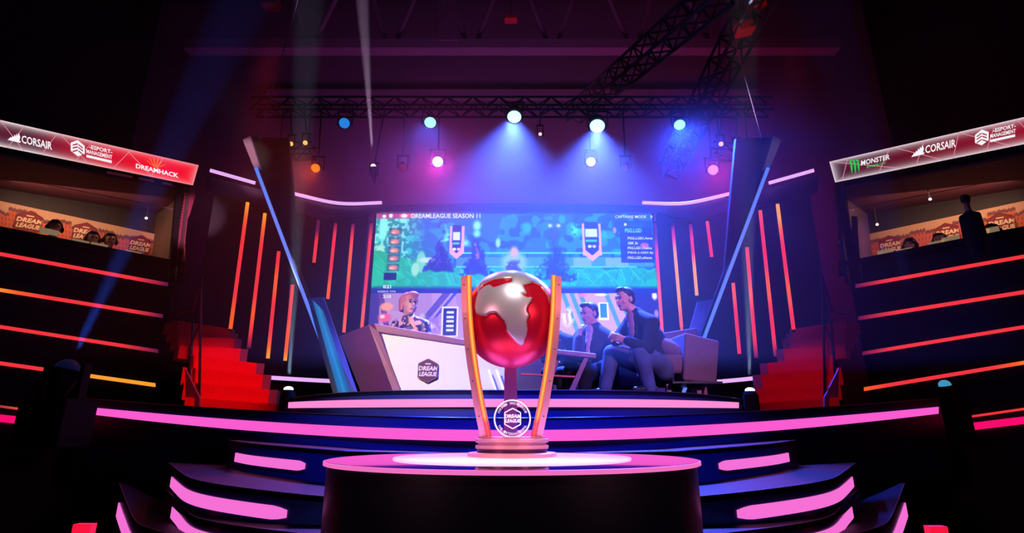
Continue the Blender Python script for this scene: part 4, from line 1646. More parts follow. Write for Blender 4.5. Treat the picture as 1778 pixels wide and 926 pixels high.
for side in (-1, 1):
    nm = 'left' if side < 0 else 'right'
    n_ = wn(side)
    wf = lambda px, py, off=0.0: W(side, px if side < 0 else 1778 - px, py, off)     # px always in left-side numbers
    booth = thing('player_booth', 'dark two storey player booth wall on the %s side of the stage' % nm, 'booth', W(side, 150 if side < 0 else 1628, 740, 0))
    # wall below the window
    A_, B_ = wf(300, 500), wf(-260, 430)
    lo = [Vector((A_.x, A_.y, 0)), Vector((B_.x, B_.y, 0))]
    build('lower_wall', MB().band([Vector((A_.x, A_.y, wf(296, 492).z)), Vector((B_.x, B_.y, wf(-260, 398).z))], lo, 0.06, vec=-n_), M_WALL, booth)
    # upper wall behind and over the banner
    ta, tb = wf(318, 283), wf(-260, 150)
    ba, bb = wf(312, 322), wf(-260, 212)
    build('upper_wall', MB().band([ta, tb], [ba, bb], 0.06, vec=-n_), M_WALL, booth)
    # interior room: ceiling, back printed wall, end wall
    DEP = 1.3
    c0, c1 = wf(330, 330), wf(-260, 212)
    build('booth_ceiling', MB().band([c0, c1], [c0 - Vector((0, 0, 0.04)), c1 - Vector((0, 0, 0.04))], DEP, vec=-n_), mat('booth_ceiling', (90, 45, 65), 0.7), booth)
    f0, f1 = wf(296, 492), wf(-260, 398)
    build('booth_floor', MB().band([f0, f1], [f0 - Vector((0, 0, 0.04)), f1 - Vector((0, 0, 0.04))], DEP, vec=-n_), M_MATT, booth)
    e0, e1 = wf(325, 330), wf(305, 492)
    build('end_wall', MB().prism([e0, e0 - n_ * DEP, e1 - n_ * DEP, e1], (AB.x * -0.04 * (1 if side < 0 else -1), AB.y * -0.04, 0)), mat('booth_end', (100, 84, 78), 0.7), booth)
    # printed backdrop
    q0, q1 = W(side, 300 if side < 0 else 1478, 335, -DEP + 0.04), W(side, -260 if side < 0 else 2038, 222, -DEP + 0.04)
    q2_, q3 = W(side, 300 if side < 0 else 1478, 492, -DEP + 0.04), W(side, -260 if side < 0 else 2038, 420, -DEP + 0.04)
    # top edge of the print in the picture
    tl = lambda x: lerp(349, 411, x / 290.0)
    bl = lambda x: lerp(396, 462, x / 318.0) + 12
    Wd = lambda px, py, o=0.0: W(side, px if side < 0 else 1778 - px, py, -DEP + 0.05 + o)
    nx, ny = 360, 60
    U, V = np.meshgrid(np.linspace(-120, 322, nx), np.linspace(0, 1, ny))
    rs = np.random.RandomState(11)
    sky = s2l((205, 165, 130))
    img = np.zeros((ny, nx, 3))
    col = np.zeros(nx)
    hx = 0
    roof = np.zeros(nx)
    while hx < nx:
        wdt = rs.randint(8, 26)
        roof[hx:hx + wdt] = rs.uniform(0.06, 0.3)
        hx += wdt
    roof += 0.05 * rs.rand(nx)
    b_or, b_pk, b_dk = np.array(s2l((215, 105, 50))), np.array(s2l((200, 90, 85))), np.array(s2l((110, 60, 70)))
    for j in range(ny):
        for i in range(nx):
            v = V[j, i]
            x = U[j, i]
            if v < roof[i]:
                c_ = np.array(sky)
            elif v < roof[i] + 0.10:
                c_ = b_dk
            else:
                k = 0.5 + 0.5 * math.sin(x / 37.0)
                c_ = b_or * k + b_pk * (1 - k)
                if (i % 5) < 2 and (j % 9) < 5:
                    c_ = c_ * 0.55
            img[j, i] = c_
    mb = MB()
    vs = [Wd(U[j, i], lerp(tl(U[j, i]), bl(U[j, i]), V[j, i])) for j in range(ny) for i in range(nx)]
    mb.add(vs, [(j * nx + i, j * nx + i + 1, (j + 1) * nx + i + 1, (j + 1) * nx + i) for j in range(ny - 1) for i in range(nx - 1)], img.reshape(-1, 3).tolist())
    bd = build('backdrop', mb, M_PRINT, booth, label='printed backdrop of orange town houses with red hexagon badges')
    # dark upper back wall
    build('back_wall', MB().band([Wd(322, 330, -0.02), Wd(-260, 200, -0.02)], [Wd(322, 480, -0.02), Wd(-260, 440, -0.02)], 0.04, vec=-n_), mat('booth_back', (22, 16, 20), 0.6), booth)
    # badges on the backdrop
    blist = ((50, 386), (147, 405), (243, 426)) if side < 0 else ((39, 389), (133, 406), (232, 427))
    for cx, cy in blist:
        mf, mt = MB(), MB()
        c0_ = Wd(cx, cy, 0.012)
        ax = Wd(cx + 20, cy + 3.4, 0.012) - c0_
        if side > 0:
            ax = -ax
        ax.z *= 1
        ax.normalize()

        def fnn(o, c0_=c0_, ax=ax):
            return lambda u, v: c0_ + ax * u + Vector((0, 0, v)) + n_ * o
        badge(mf, MB(), fnn(0), 0, 0, 0.27, (130, 18, 34))
        badge(MB(), mt, fnn(0.006), 0, -0.01, 0.27, (130, 18, 34), txt=(245, 225, 180), top=(110, 20, 40))
        bo = build('badge', mf, M_PRINT, booth)
        build('lettering', mt, M_PRINT, bo)
    # dark sheet added under the rail in place of the shaded interior
    build('shade_sheet', MB().band([wf(300, 458, -0.12), wf(-260, 350, -0.12)], [wf(296, 494, -0.12), wf(-260, 400, -0.12)], 0.03, vec=-n_), mat('interior_shade', (22, 16, 26), 0.4), booth)
    # rail, posts, glass
    r0, r1 = wf(322, 456, 0.03), wf(-260, 342, 0.03)
    build('window_rail', MB().band([r0, r1], [wf(322, 463, 0.03), wf(-260, 352, 0.03)], 0.06, vec=-n_), M_MATT, booth)
    gt0, gt1 = wf(301, 363, 0.0), wf(-260, 255, 0.0)
    gl = glass_mat('booth_glass', (255, 230, 240), 0.05)
    cuts = ((301, 83), (81, -140)) if side < 0 else ((301, 60), (58, -160))
    gy_ = lambda x: 305 + (363 - 305) * x / 301.0
    for x0, x1 in cuts:
        pane = MB().band([wf(x0, gy_(x0)), wf(x1, gy_(x1))], [wf(x0 + 2, lerp(397, 455, x0 / 318)), wf(x1 + 2, lerp(397, 455, x1 / 318))], 0.012, vec=-n_)
        po = build('window_pane', pane, gl, booth)
        build('pane_edge', MB().band([wf(x0, gy_(x0) - 0.8), wf(x1, gy_(x1) - 0.8)], [wf(x0, gy_(x0)), wf(x1, gy_(x1))], 0.012, vec=-n_), mat('glass_edge', (130, 100, 80), 0.4, emit=(120, 80, 60), strength=0.0), po)
    # post at the inner end
    if side < 0:
        pp = [wf(308, 322, 0.05), wf(318, 325, 0.05), wf(303, 490, 0.05), wf(293, 490, 0.05)]
        build('corner_post', MB().prism(pp, -n_ * 0.08), M_MATT, booth)
        pp = [wf(322, 330, -0.02), wf(342, 330, -0.02), wf(330, 372, -0.02), wf(326, 380, -0.02), wf(318, 452, -0.02), wf(300, 456, -0.02)]
        so = build('perforated_panel', MB().prism(pp, -n_ * 0.03), mat('pink_panel', (190, 75, 110), 0.6), booth)
        mb = MB()
        for k in range(22):
            t = k / 21
            p = wf(lerp(324, 303, t), lerp(334, 440, t), 0.0)
            mb.tube(p + n_ * 0.003 - n_ * 0.025, p - n_ * 0.02 + n_ * 0.004, 0.008, n=8)
        build('perforation', mb, M_MATT, so)
    else:
        pp = [wf(318, 300, 0.05), wf(332, 300, 0.05), wf(300, 492, 0.05), wf(288, 492, 0.05)]
        build('corner_post', MB().prism(pp, -n_ * 0.08), M_STEEL, booth)
        pp = [wf(300, 375, -0.02), wf(290, 376, -0.02), wf(285, 455, -0.02), wf(280, 488, -0.02), wf(296, 488, -0.02)]
        build('end_panel', MB().prism(pp, -n_ * 0.03), mat('grey_panel', (150, 130, 130), 0.6), booth)
    # seam under the banner: small bright slots
    if side < 0:
        mb = MB()
        for x0, x1 in ((186, 230), (241, 268), (282, 299)):
            mb.band([wf(x0, lerp(258, 322, x0 / 335) + 4, 0.12), wf(x1, lerp(258, 322, x1 / 335) + 4, 0.12)], [wf(x0, lerp(258, 322, x0 / 335) + 7, 0.12), wf(x1, lerp(258, 322, x1 / 335) + 7, 0.12)], 0.02, vec=-n_)
        build('slot_plate', mb, mat('slot_pink', (220, 130, 150), 0.5), booth)
    # ---------------- banner light box
    t0_, t1_, b0_, b1_ = (345, 287), (-120, 181), (335, 322), (-120, 230)
    if side > 0:
        t0_, t1_, b0_, b1_ = (338, 281), (-120, 176), (328, 317), (-120, 226)
    bn = thing('banner_light_box', 'glowing red sponsor banner box with white edges above the %s player booth' % nm, 'banner', wf(200, 300, 0.1))
    Q = [wf(*t1_, 0.15), wf(*t0_, 0.15), wf(*b0_, 0.15), wf(*b1_, 0.15)]
    build('housing', MB().prism([p - n_ * 0.01 for p in Q], -n_ * 0.13), M_MATT, bn)

    def bmap(o, px, py):
        return wf(px, py, 0.15 + o)
    # lit face with glow towards its edges, colour changing along the box
    nx, ny = 160, 12
    mb = MB()
    vs, cc = [], []
    for j in range(ny + 1):
        for i in range(nx + 1):
            u, v = i / nx, j / ny
            xt, yt = lerp(t1_[0], t0_[0], u), lerp(t1_[1], t0_[1], u)
            xb, yb = lerp(b1_[0], b0_[0], u), lerp(b1_[1], b0_[1], u)
            px, py = lerp(xt, xb, v), lerp(yt, yb, v)
            vs.append(wf(px, py, 0.15))
            if side < 0:
                cA, cB = np.array(s2l((90, 25, 50))), np.array(s2l((250, 10, 45)))
                k = np.clip((px - 60) / 200, 0, 1)
            else:
                cA, cB = np.array(s2l((150, 10, 45))), np.array(s2l((60, 10, 25)))
                k = np.clip((px - 0) / 330, 0, 1)
            c_ = cA * (1 - k) + cB * k
            e_ = min(v, 1 - v, (1 - u) * 8)
            gl_ = math.exp(-e_ / 0.09)
            wht = np.array(s2l((245, 225, 235)) if side > 0 else s2l((255, lerp(235, 150, k), lerp(240, 160, k))))
            cc.append(tuple(c_ * (1 - 0.9 * gl_) + wht * 0.9 * gl_))
    mb.add(vs, [(j * (nx + 1) + i, j * (nx + 1) + i + 1, (j + 1) * (nx + 1) + i + 1, (j + 1) * (nx + 1) + i) for j in range(ny) for i in range(nx)], cc)
    build('lit_face', mb, led_mat('banner_face', 1.0), bn)
    # thin diagonal lines
    mb = MB()
    T = lambda x: lerp(t0_[1], t1_[1], (t0_[0] - x) / (t0_[0] - t1_[0]))
    B = lambda x: lerp(b0_[1], b1_[1], (b0_[0] - x) / (b0_[0] - b1_[0]))
    f2 = (lambda x: x) if side < 0 else (lambda x: 1778 - x)
    dl = [(0, 42), (43, 13), (100, 72), (103, 155), (162, 130), (218, 265), (228, 195), (284, 262), (335, 322)] if side < 0 else \
         [(0, 10), (1440, 1570), (1472, 1462), (1545, 1525), (1550, 1640), (1605, 1590), (1665, 1655), (1662, 1760), (1728, 1712), (1765, 1800)]
    for xt, xb in dl:
        if side < 0:
            if xt == 335: continue
            a, b = (xt, T(xt)), (xb, B(xb))
        else:
            if xt == 0: continue
            a, b = (1778 - xt, T(1778 - xt)), (1778 - xb, B(1778 - xb))
        put_line(mb, a, b, 0.55, lambda u, v: bmap(0.006, u, v), s2l((235, 150, 170)))
    build('pattern_line', mb, led_mat('banner_line', 0.9), bn)
    # logos and lettering (drawn in photograph direction)
    mb = MB()
    WB = s2l((250, 245, 250))
    if side < 0:
        fm = lambda u, v: bmap(0.012, u, v)
    else:
        fm = lambda u, v: bmap(0.012, 1778 - u, v)
    sl_ = 0.235 if side < 0 else -0.225

    def sheared(x0, y0):
        """local frame at (x0, y0) following the banner slope"""
        return lambda u, v: fm(x0 + u, y0 + u * sl_ - v)
    def flush():
        global mb
        build('lettering', mb, led_mat('banner_lettering', 1.0), bn)
        mb = MB()

    def corsair(x, y, s):
        f = sheared(x, y)
        for k in range(5):
            h = (6, 10, 14, 17, 20)[k] * s * 0.8
            put_poly(mb, [(k * 3.6 * s, 0.4 * k * s), (k * 3.6 * s + 4.6 * s, 0.4 * k * s), (k * 3.6 * s + 6.2 * s, h * 0.55), (k * 3.6 * s + 3.4 * s, h)], f, WB)
        put_poly(mb, [(-2 * s, -1.5 * s), (20 * s, -1.5 * s), (22 * s, 1.6 * s), (1 * s, 1.6 * s)], f, WB)
        put_text(mb, 'CORSAIR', f, 23 * s, -1 * s, 77 * s, 13 * s, WB, 0.02)
    def esport(x, y, s):
        f = sheared(x, y)
        hx = hexp(11 * s, 9 * s, 14 * s, 1.0)
        put_poly(mb, hx, f, WB)
        f3 = sheared(x, y)
        ff = lambda u, v: f3(u, v) + n_ * 0.004
        dk = s2l((150, 10, 45))
        for yy in (3, 9, 14):
            put_line(mb, (2 * s, (yy - 2) * s), (11 * s, (yy + 2.5) * s), 1.0 * s, ff, dk)
            put_line(mb, (12 * s, (yy + 1.5) * s), (20 * s, (yy - 3) * s), 1.0 * s, ff, dk)
        put_text(mb, '-ESPORT-', f, 31 * s, 13 * s, 71 * s, 20 * s, WB, 0.02)
        put_text(mb, 'MANAGEMENT', f, 26 * s, 4 * s, 71 * s, 11 * s, WB, 0.02)
        put_poly(mb, [(26 * s, -3 * s), (70 * s, -3 * s), (70 * s, 1.5 * s), (26 * s, 1.5 * s)], f, WB)
    if side < 0:
        corsair(15, 242, 0.98)
        flush()
        esport(124, 264, 1.0)
        flush()
        f = sheared(236, 291)
        put_text(mb, 'DREAMHACK', f, 0, -1, 74, 7, WB, 0.03)
        og = s2l((250, 130, 30))
        for k in range(6):
            a = math.radians(150 - k * 24)
            bx0, by0 = 30 + k * 1.5, 9
            put_poly(mb, [(bx0, by0), (bx0 + 1.6, by0), (bx0 + 15 * math.cos(a) + 2, by0 + 15 * abs(math.sin(a)) + 1), (bx0 + 13 * math.cos(a), by0 + 13 * abs(math.sin(a)) + 1)], f, og)
    else:
        f = sheared(1476, 300)
        gr = s2l((40, 200, 80))
        for k in range(3):
            x = k * 6
            put_poly(mb, [(x - 2, 21), (x + 2.5, 21 - k), (x + 4.5, 8), (x + 3.5, -3 - (k == 1) * 3), (x + 1.2, 6), (x + 0.4, 14)], f, gr)
        f = sheared(1495, 288)
        put_text(mb, 'MONSTER', f, 0, 0, 50, 9, WB, 0.02)
        put_text(mb, 'ENERGY', f, 10, -6.5, 44, -2.5, gr, 0.01)
        flush()
        corsair(1584, 271, 0.98)
        flush()
        esport(1694, 250, 0.98)
    build('lettering', mb, led_mat('banner_lettering', 1.0), bn)
    # ---------------- horizontal light strips on the lower wall
    if side < 0:
        ss = [((-120, 419), (292, 494), 'oorrrrrd', 3.0, 'highest red light strip directly under the %s booth window'),
              ((-120, 484), (283, 549), 'yyyorrrrd', 3.0, 'red and amber light strip, second under the %s booth window'),
              ((-120, 549), (275, 610), 'rrrrrrd', 3.0, 'thin red light strip, third under the %s booth window'),
              ((-120, 614), (270, 669), 'rrrrryyy', 3.2, 'amber ended light strip, fourth under the %s booth window, behind the lamp'),
              ((-120, 690), (152, 726), 'ddod', 2.0, 'dull orange strip just over the magenta strip, %s wall')]
        mg = ((-120, 715), (157, 745))
    else:
        ss = [((-120, 424), (293, 497), 'orrrrrrd', 3.0, 'highest red light strip directly under the %s booth window'),
              ((-120, 488), (288, 553), 'orrrrrd', 3.2, 'plain red light strip, second under the %s booth window'),
              ((-120, 548), (281, 614), 'orrrrrrd', 3.0, 'thin red light strip, third under the %s booth window'),
              ((-120, 610), (278, 676), 'yyyorrrrro', 3.2, 'yellow to red light strip, fourth under the %s booth window, above the stage corner'),
              ((-120, 693), (170, 735), 'rrrd', 2.0, 'dull orange strip just over the magenta strip, %s wall')]
        mg = ((-120, 717), (160, 751))
    for a, b, pt_, hw, lab in ss:
        n = 40
        tp = [wf(lerp(a[0], b[0], i / (n - 1)), lerp(a[1], b[1], i / (n - 1)) - hw, 0.03) for i in range(n)]
        bt = [wf(lerp(a[0], b[0], i / (n - 1)), lerp(a[1], b[1], i / (n - 1)) + hw, 0.03) for i in range(n)]
        cc = tubecols(pt_, n)
        t = thing('wall_light_strip', lab % nm, 'light strip', tp[-1], 'light strips on the booth walls')
        build('lamp', MB().band(tp, bt, 0.02, cc, vec=-n_), M_LED, t)
        build('channel', MB().band([p + Vector((0, 0, 0.012)) - n_ * 0.021 for p in tp], [p - Vector((0, 0, 0.012)) - n_ * 0.021 for p in bt], 0.012, vec=-n_), M_MATT, t)
    n = 20
    tp = [wf(lerp(mg[0][0], mg[1][0], i / (n - 1)), lerp(mg[0][1], mg[1][1], i / (n - 1)) - 8, 0.04) for i in range(n)]
    bt = [wf(lerp(mg[0][0], mg[1][0], i / (n - 1)), lerp(mg[0][1], mg[1][1], i / (n - 1)) + 4, 0.04) for i in range(n)]
    bt = [wf(lerp(mg[0][0], mg[1][0], i / (n - 1)), lerp(mg[0][1], mg[1][1], i / (n - 1)) + 5, 0.04) for i in range(n)]
    t = thing('wall_light_strip', 'wide magenta light strip, lowest on the %s booth wall' % nm, 'light strip', tp[-1], 'light strips on the booth walls')
    build('lamp', MB().band(tp, bt, 0.03, [MAG] * n, vec=-n_), M_LED, t)
    # booth lamp
    c_ = W(side, 150 if side < 0 else 1628, 330, -0.55)
    area(tuple(c_ - Vector((0, 0, 0.1))), tuple(W(side, 150 if side < 0 else 1628, 430, -DEP)), (1.0, 0.5, 0.32), 12, 1.6, 0.3)
    for i, (px, py) in enumerate((((254, 379),) if side < 0 else ((1615, 346), (1523, 390)))):
        p = W(side, px, py, -0.6)
        dl_ = thing('booth_downlight', 'small white spotlight inside the %s booth%s' % (nm, '' if side < 0 else (', beside the standing figure' if i == 0 else ', near the booth corner')), 'lamp', p)
        build('lamp', MB().ball(p, 0.02, col=s2l((255, 235, 235))), led_mat('small_white', 1.5), dl_, smooth=True)
        build('stem', MB().tube(p + Vector((0, 0, 0.015)), p + Vector((0, 0, 0.25)), 0.008, n=8), M_MATT, dl_)

# players behind the glass (heads and shoulders over the rail)
players = [(-1, 95, 397, 'player with headset in the left booth, left of the middle badge'),
           (-1, 161, 416, 'player in dark clothes before the middle badge of the left booth'),
           (-1, 191, 419, 'dark-haired player with glasses and headset in the left booth'),
           (1, 1580, 427, 'long-haired player beside the first badge in the right booth'),
           (1, 1632, 419, 'player in dark top before the second badge of the right booth'),
           (1, 1724, 404, 'player near the outer badge of the right booth')]
for i, (side, px, py, lab) in enumerate(players):
    hc = W(side, px, py, -0.42)
    yaw = math.atan2(wn(side).x, -wn(side).y)
    r_ = Vector((math.cos(yaw), math.sin(yaw), 0))
    f_ = wn(side)
    nk = hc - Vector((0, 0, 0.15))
    J = dict(neck=nk, chest=nk - Vector((0, 0, 0.22)), pelvis=nk - Vector((0, 0, 0.55)))
    for e, s_ in (('L', 1), ('R', -1)):
        J['sh' + e] = nk + r_ * 0.18 * s_ - Vector((0, 0, 0.07))
        J['el' + e] = nk + r_ * 0.22 * s_ - Vector((0, 0, 0.33)) + f_ * 0.06
        J['wr' + e] = nk + r_ * 0.12 * s_ - Vector((0, 0, 0.36)) + f_ * 0.28
    pr, qq, RR = person(lab, hc, yaw, J, M_MATT, None, M_HAIRD, 'short' if i != 3 else 'bob', 0.85, 0.0, None, hi=False)
    mb = MB()
    mb.path([qq(0.088 * math.sin(a), 0.015, 0.03 + 0.105 * math.cos(a)) for a in np.linspace(-1.6, 1.6, 14)], 0.009, 8)
    for e in (-1, 1):
        mb.ball(qq(e * 0.092, 0.01, 0.0), (0.02, 0.035, 0.04), rot=RR)
    build('headset', mb, M_MATT, pr, smooth=True)

# monitors on the booth desks
mons = [(-1, 86, 402), (-1, 140, 421), (-1, 173, 427), (-1, 232, 440), (1, 1536, 438), (1, 1570, 436), (1, 1626, 423), (1, 1650, 415), (1, 1702, 404), (1, 1718, 400)]
for i, (side, px, py) in enumerate(mons):
    n_ = wn(side)
    p = W(side, px, py, -0.25)
    r_ = Vector((-n_.y, n_.x, 0)) * (1 if side < 0 else -1)
    mo_ = thing('monitor', ('pale monitor back on the left booth desk, %s from the outer end' if side < 0 else 'pale monitor back on the right booth desk, %s from the inner end') % ('first', 'second', 'third', 'fourth', 'first', 'second', 'third', 'fourth', 'fifth', 'sixth')[i if side < 0 else i], 'monitor', p - Vector((0, 0, 0.16)), 'monitors in the booths')
    if side > 0:
        mo_['label'] = 'pale monitor back on the right booth desk, %s from the inner end' % ('first', 'second', 'third', 'fourth', 'fifth', 'sixth')[i - 4]
    hw, hh_ = 0.09, 0.032
    c = [p - r_ * hw - Vector((0, 0, hh_)), p + r_ * hw - Vector((0, 0, hh_)), p + r_ * hw + Vector((0, 0, hh_)), p - r_ * hw + Vector((0, 0, hh_))]
    build('panel', MB().prism(c, -n_ * 0.03), mat('cream_plastic_glow', (240, 215, 165), 0.5, emit=(240, 205, 150), strength=0.25), mo_)  # monitor backs carry a faint glow in their colour, though no lamps
    build('stand', MB().tube(p - n_ * 0.02 - Vector((0, 0, 0.05)), p - n_ * 0.02 - Vector((0, 0, 0.16)), 0.012, n=8), M_MATT, mo_)

# standing figure in front of the right booth window
hc = W(1, 1677, 349, 0.35)
yaw = math.atan2(-wn(1).x, wn(1).y)
r_ = Vector((math.cos(yaw), math.sin(yaw), 0))
nk = hc - Vector((0, 0, 0.14))
J = dict(neck=nk, chest=nk - Vector((0, 0, 0.2)), pelvis=nk - Vector((0, 0, 0.5)))
for e, s_ in (('L', 1), ('R', -1)):
    J['sh' + e] = nk + r_ * 0.065 * s_ - Vector((0, 0, 0.06))
    J['el' + e] = nk + r_ * 0.08 * s_ - Vector((0, 0, 0.3))
    J['wr' + e] = nk + r_ * 0.06 * s_ - Vector((0, 0, 0.48)) - wn(1) * 0.06
person('dark figure standing with back turned before the right booth window', hc, yaw, J, M_MATT, None, M_HAIRD, 'short', 0.6, 0, None, hi=False)

# ================================================================== ROOF STEEL AND LIGHTS
def truss(name, a, b, size, r, lab, bays, m=M_ALU, zig=True):
    a, b = Vector(a), Vector(b)
    d = (b - a).normalized()
    up = Vector((0, 0, 1))
    if abs(d.z) > 0.8:
        up = Vector((0, 1, 0))
    sd = d.cross(up).normalized()
    up = sd.cross(d).normalized()
    t = thing(name, lab, 'truss', lerp(a, b, 0.5))
    ch = [up * size / 2 * e1 + sd * size / 2 * e2 for e1 in (-1, 1) for e2 in (-1, 1)]
    for c in ch:
        build('chord', MB().tube(a + c, b + c, r, n=8), m, t)
    mb = MB()
    for i in range(bays):
        p, q_ = lerp(a, b, i / bays), lerp(a, b, (i + 1) / bays)
        for k, (i0, i1) in enumerate(((0, 2), (1, 3), (0, 1), (2, 3))):
            c0, c1 = (ch[i0], ch[i1]) if i % 2 == 0 else (ch[i1], ch[i0])
            mb.tube(p + c0, q_ + c1, r * 0.6, n=6)
    build('bracing', mb, m, t)
    return t


truss('lighting_truss', at(440, 186, 7.6), at(1338, 186, 7.6), 0.22, 0.018, 'long horizontal lighting truss over the video wall carrying the blue lamps', 40, m=mat('truss_dark', (22, 18, 34), 0.7, 0.0))
truss('lower_truss', at(478, 264, 7.8), at(545, 262, 7.8), 0.2, 0.016, 'short truss piece with two amber lamps above the left fin', 4)
truss('lower_truss', at(1235, 262, 7.8), at(1310, 268, 7.8), 0.2, 0.016, 'short truss piece with two amber lamps above the right fin', 4)
truss('roof_truss', at(900, 200, 10.5) + Vector((1.2, 0, 0)), at(1255, -20, 5.6), 0.32, 0.025, 'diagonal roof truss with red glints at the upper right', 22)
truss('roof_truss', at(1160, 300, 10.5), at(1330, -30, 6.2), 0.36, 0.025, 'steep diagonal roof truss running to the top right corner of the grid', 20)
for tr in [o for o in bpy.data.objects if o.name.startswith('lower_truss')]:
    mb = MB()
    for e in (-0.22, 0.22):
        mb.tube(Vector((tr.location.x + e, 7.74, tr.location.z + 0.1)), Vector((tr.location.x + e, 7.7, at(889, 186, 7.6).z)), 0.008, n=6)
    build('cable', mb, M_MATT, tr)
# big roof girder with web members
gd = thing('roof_girder', 'deep steel roof girder with slanting web members crossing the top of the hall', 'girder', at(889, 85, 11.5))
M_GRD = mat('girder_paint', (140, 116, 145), 0.7, noise=0.3, nscale=6)
zb_ = at(889, 82, 11.5).z
build('bottom_chord', MB().box((0, 11.5, zb_), (16, 0.3, 0.26)), M_GRD, gd)
build('top_chord', MB().box((0, 11.5, 13.4), (16, 0.25, 0.2)), M_GRD, gd)
for i in range(12):
    x = -5.5 + i
    e = 1 if i % 2 else -1
    build('web_member', MB().tube((x - 0.42 * e, 11.5, zb_), (x + 0.42 * e, 11.5, 13.35), 0.06, n=8), M_GRD, gd)
build('beam_lower', MB().box((0, 12.8, at(889, 165, 12.8).z), (13, 0.2, 0.22)), M_GRD, label='horizontal steel beam low on the far hall wall behind the lamps', cat='beam')
duct = thing('roof_bundle', 'vertical bundle of cables hanging from the roof girder left of centre', 'cable bundle', at(780, 70, 11.2))
for k in range(8):
    build('cable', MB().tube(at(762 + k * 4, -20, 11.2), at(764 + k * 4, 70, 11.2), 0.018, n=6), M_GRD, duct)
# red lit grid boxes at the top right / left
for px, py, lab, s_ in ((1315, 8, 'red-lit box lamp hanging at the top right of the roof grid', 0.34), (1292, 50, 'dim red-lit box speaker under the roof grid at the top right', 0.38), (470, 6, 'dim red-lit box lamp hanging at the top left of the roof grid', 0.34), (887, 33, 'dim reddish box hanging at the middle of the roof girder', 0.3)):
    p = at(px, py, 6.8 if px != 887 else 10.8)
    b = thing('hanging_box', lab, 'box', p)
    build('body', MB().box(p, (s_ * (0.7 if px != 887 else 1), 0.2, s_ * 0.42), Matrix.Rotation(-0.25 if px > 889 else 0.0, 3, 'Y')), mat('red_box_%d' % px, (200, 40, 50), 0.6), b, bevel=0.02)
    build('cable', MB().tube(p + Vector((0, 0, 0.05)), Vector((p.x, p.y, 13.58)), 0.012, n=6), M_MATT, b)
spot(tuple(at(1240, 190, 6.0)), tuple(at(1315, 8, 6.8)), (1, 0.05, 0.04), 60, 28, 0.8, 0.05)


def lamp_fixture(name, label, px, py, Y, rpx, col, target, strength=1.0, truss_py=None, par=True, ring=None, group=None):
    """stage lamp: lens, can, yoke and clamp; returns lens centre"""
    c = at(px, py, Y)
    r = rpx / F * Y / ray(px, py).y * 1.0
    d = (Vector(target) - c).normalized()
    t = thing(name, label, 'stage lamp', c, group)
    back = -d
    mb = MB()
    mb.tube(c + back * 0.005, c + back * 0.16, r * 1.25, r * 0.95, 24)
    mb.tube(c + back * 0.16, c + back * 0.24, r * 0.9, r * 0.5, 24)
    build('can', mb, M_MATT, t, smooth=True)
    build('lens', MB().ball(c, (r, r, r * (1.0 if name == 'beam_lamp' else 0.35)), 24, 10, rot=d.to_track_quat('Z', 'Y').to_matrix(), col=col), led_mat('lens_%g' % strength, strength), t, smooth=True)
    rt = Vector((1, 0, 0))
    mb = MB()
    for e in (-1, 1):
        mb.box(c + back * 0.1 + rt * e * (r * 1.25 + 0.012) + Vector((0, 0, 0.06)), (0.012, 0.03, 0.16 + r))
    mb.box(c + back * 0.1 + Vector((0, 0, 0.14 + r / 2)), (2 * r * 1.25 + 0.05, 0.03, 0.014))
    build('yoke', mb, M_MATT, t)
    tp = truss_py if truss_py is not None else c.z + 0.35
    build('clamp', MB().tube(c + back * 0.1 + Vector((0, 0, 0.14 + r / 2)), Vector(((c + back * 0.1).x, 7.49, at(889, 186, 7.6).z - 0.1)), 0.012, n=10), M_STEEL, t)
    return c, d


TRZ = at(889, 186, 7.6).z
CY_ = s2l((120, 235, 255))
big = s2l((190, 250, 255))
lamps = [
    (598, 214, 9, s2l((30, 130, 225)), 1.0, (-1.5, 3, 2), None, 'dim blue honeycomb stage lamp, outermost left on the lighting truss'),
    (747, 213, 10, s2l((150, 240, 255)), 1.6, (-0.8, 4.0, 1.0), (900, 60), 'bright cyan stage lamp above the left pink lamp'),
    (893, 203, 12, s2l((170, 250, 255)), 2.2, (-0.25, 5.0, 1.2), (14000, 56), 'brightest cyan stage lamp at the middle of the lighting truss'),
    (1037, 219, 13, s2l((170, 250, 255)), 2.2, (0.6, 5.0, 1.2), (14000, 56), 'large cyan stage lamp hanging lowest on the lighting truss, right of the middle'),
    (1180, 217, 9.5, s2l((150, 240, 255)), 1.6, (1.7, 4.0, 1.0), (4500, 72), 'bright cyan stage lamp, outermost right on the lighting truss'),
]
for px, py, r, col, st_, tg, sp, lab in lamps:
    c, d = lamp_fixture('stage_lamp', lab, px, py, 7.5, r, col, tg, st_, TRZ - 0.1, group='lamps on the lighting truss')
    if sp:
        spot(tuple(c + d * 0.06), tg, (0.05, 0.11, 1.0) if px < 1100 else (0.01, 0.06, 1.0), sp[0], sp[1], 0.9, 0.06)
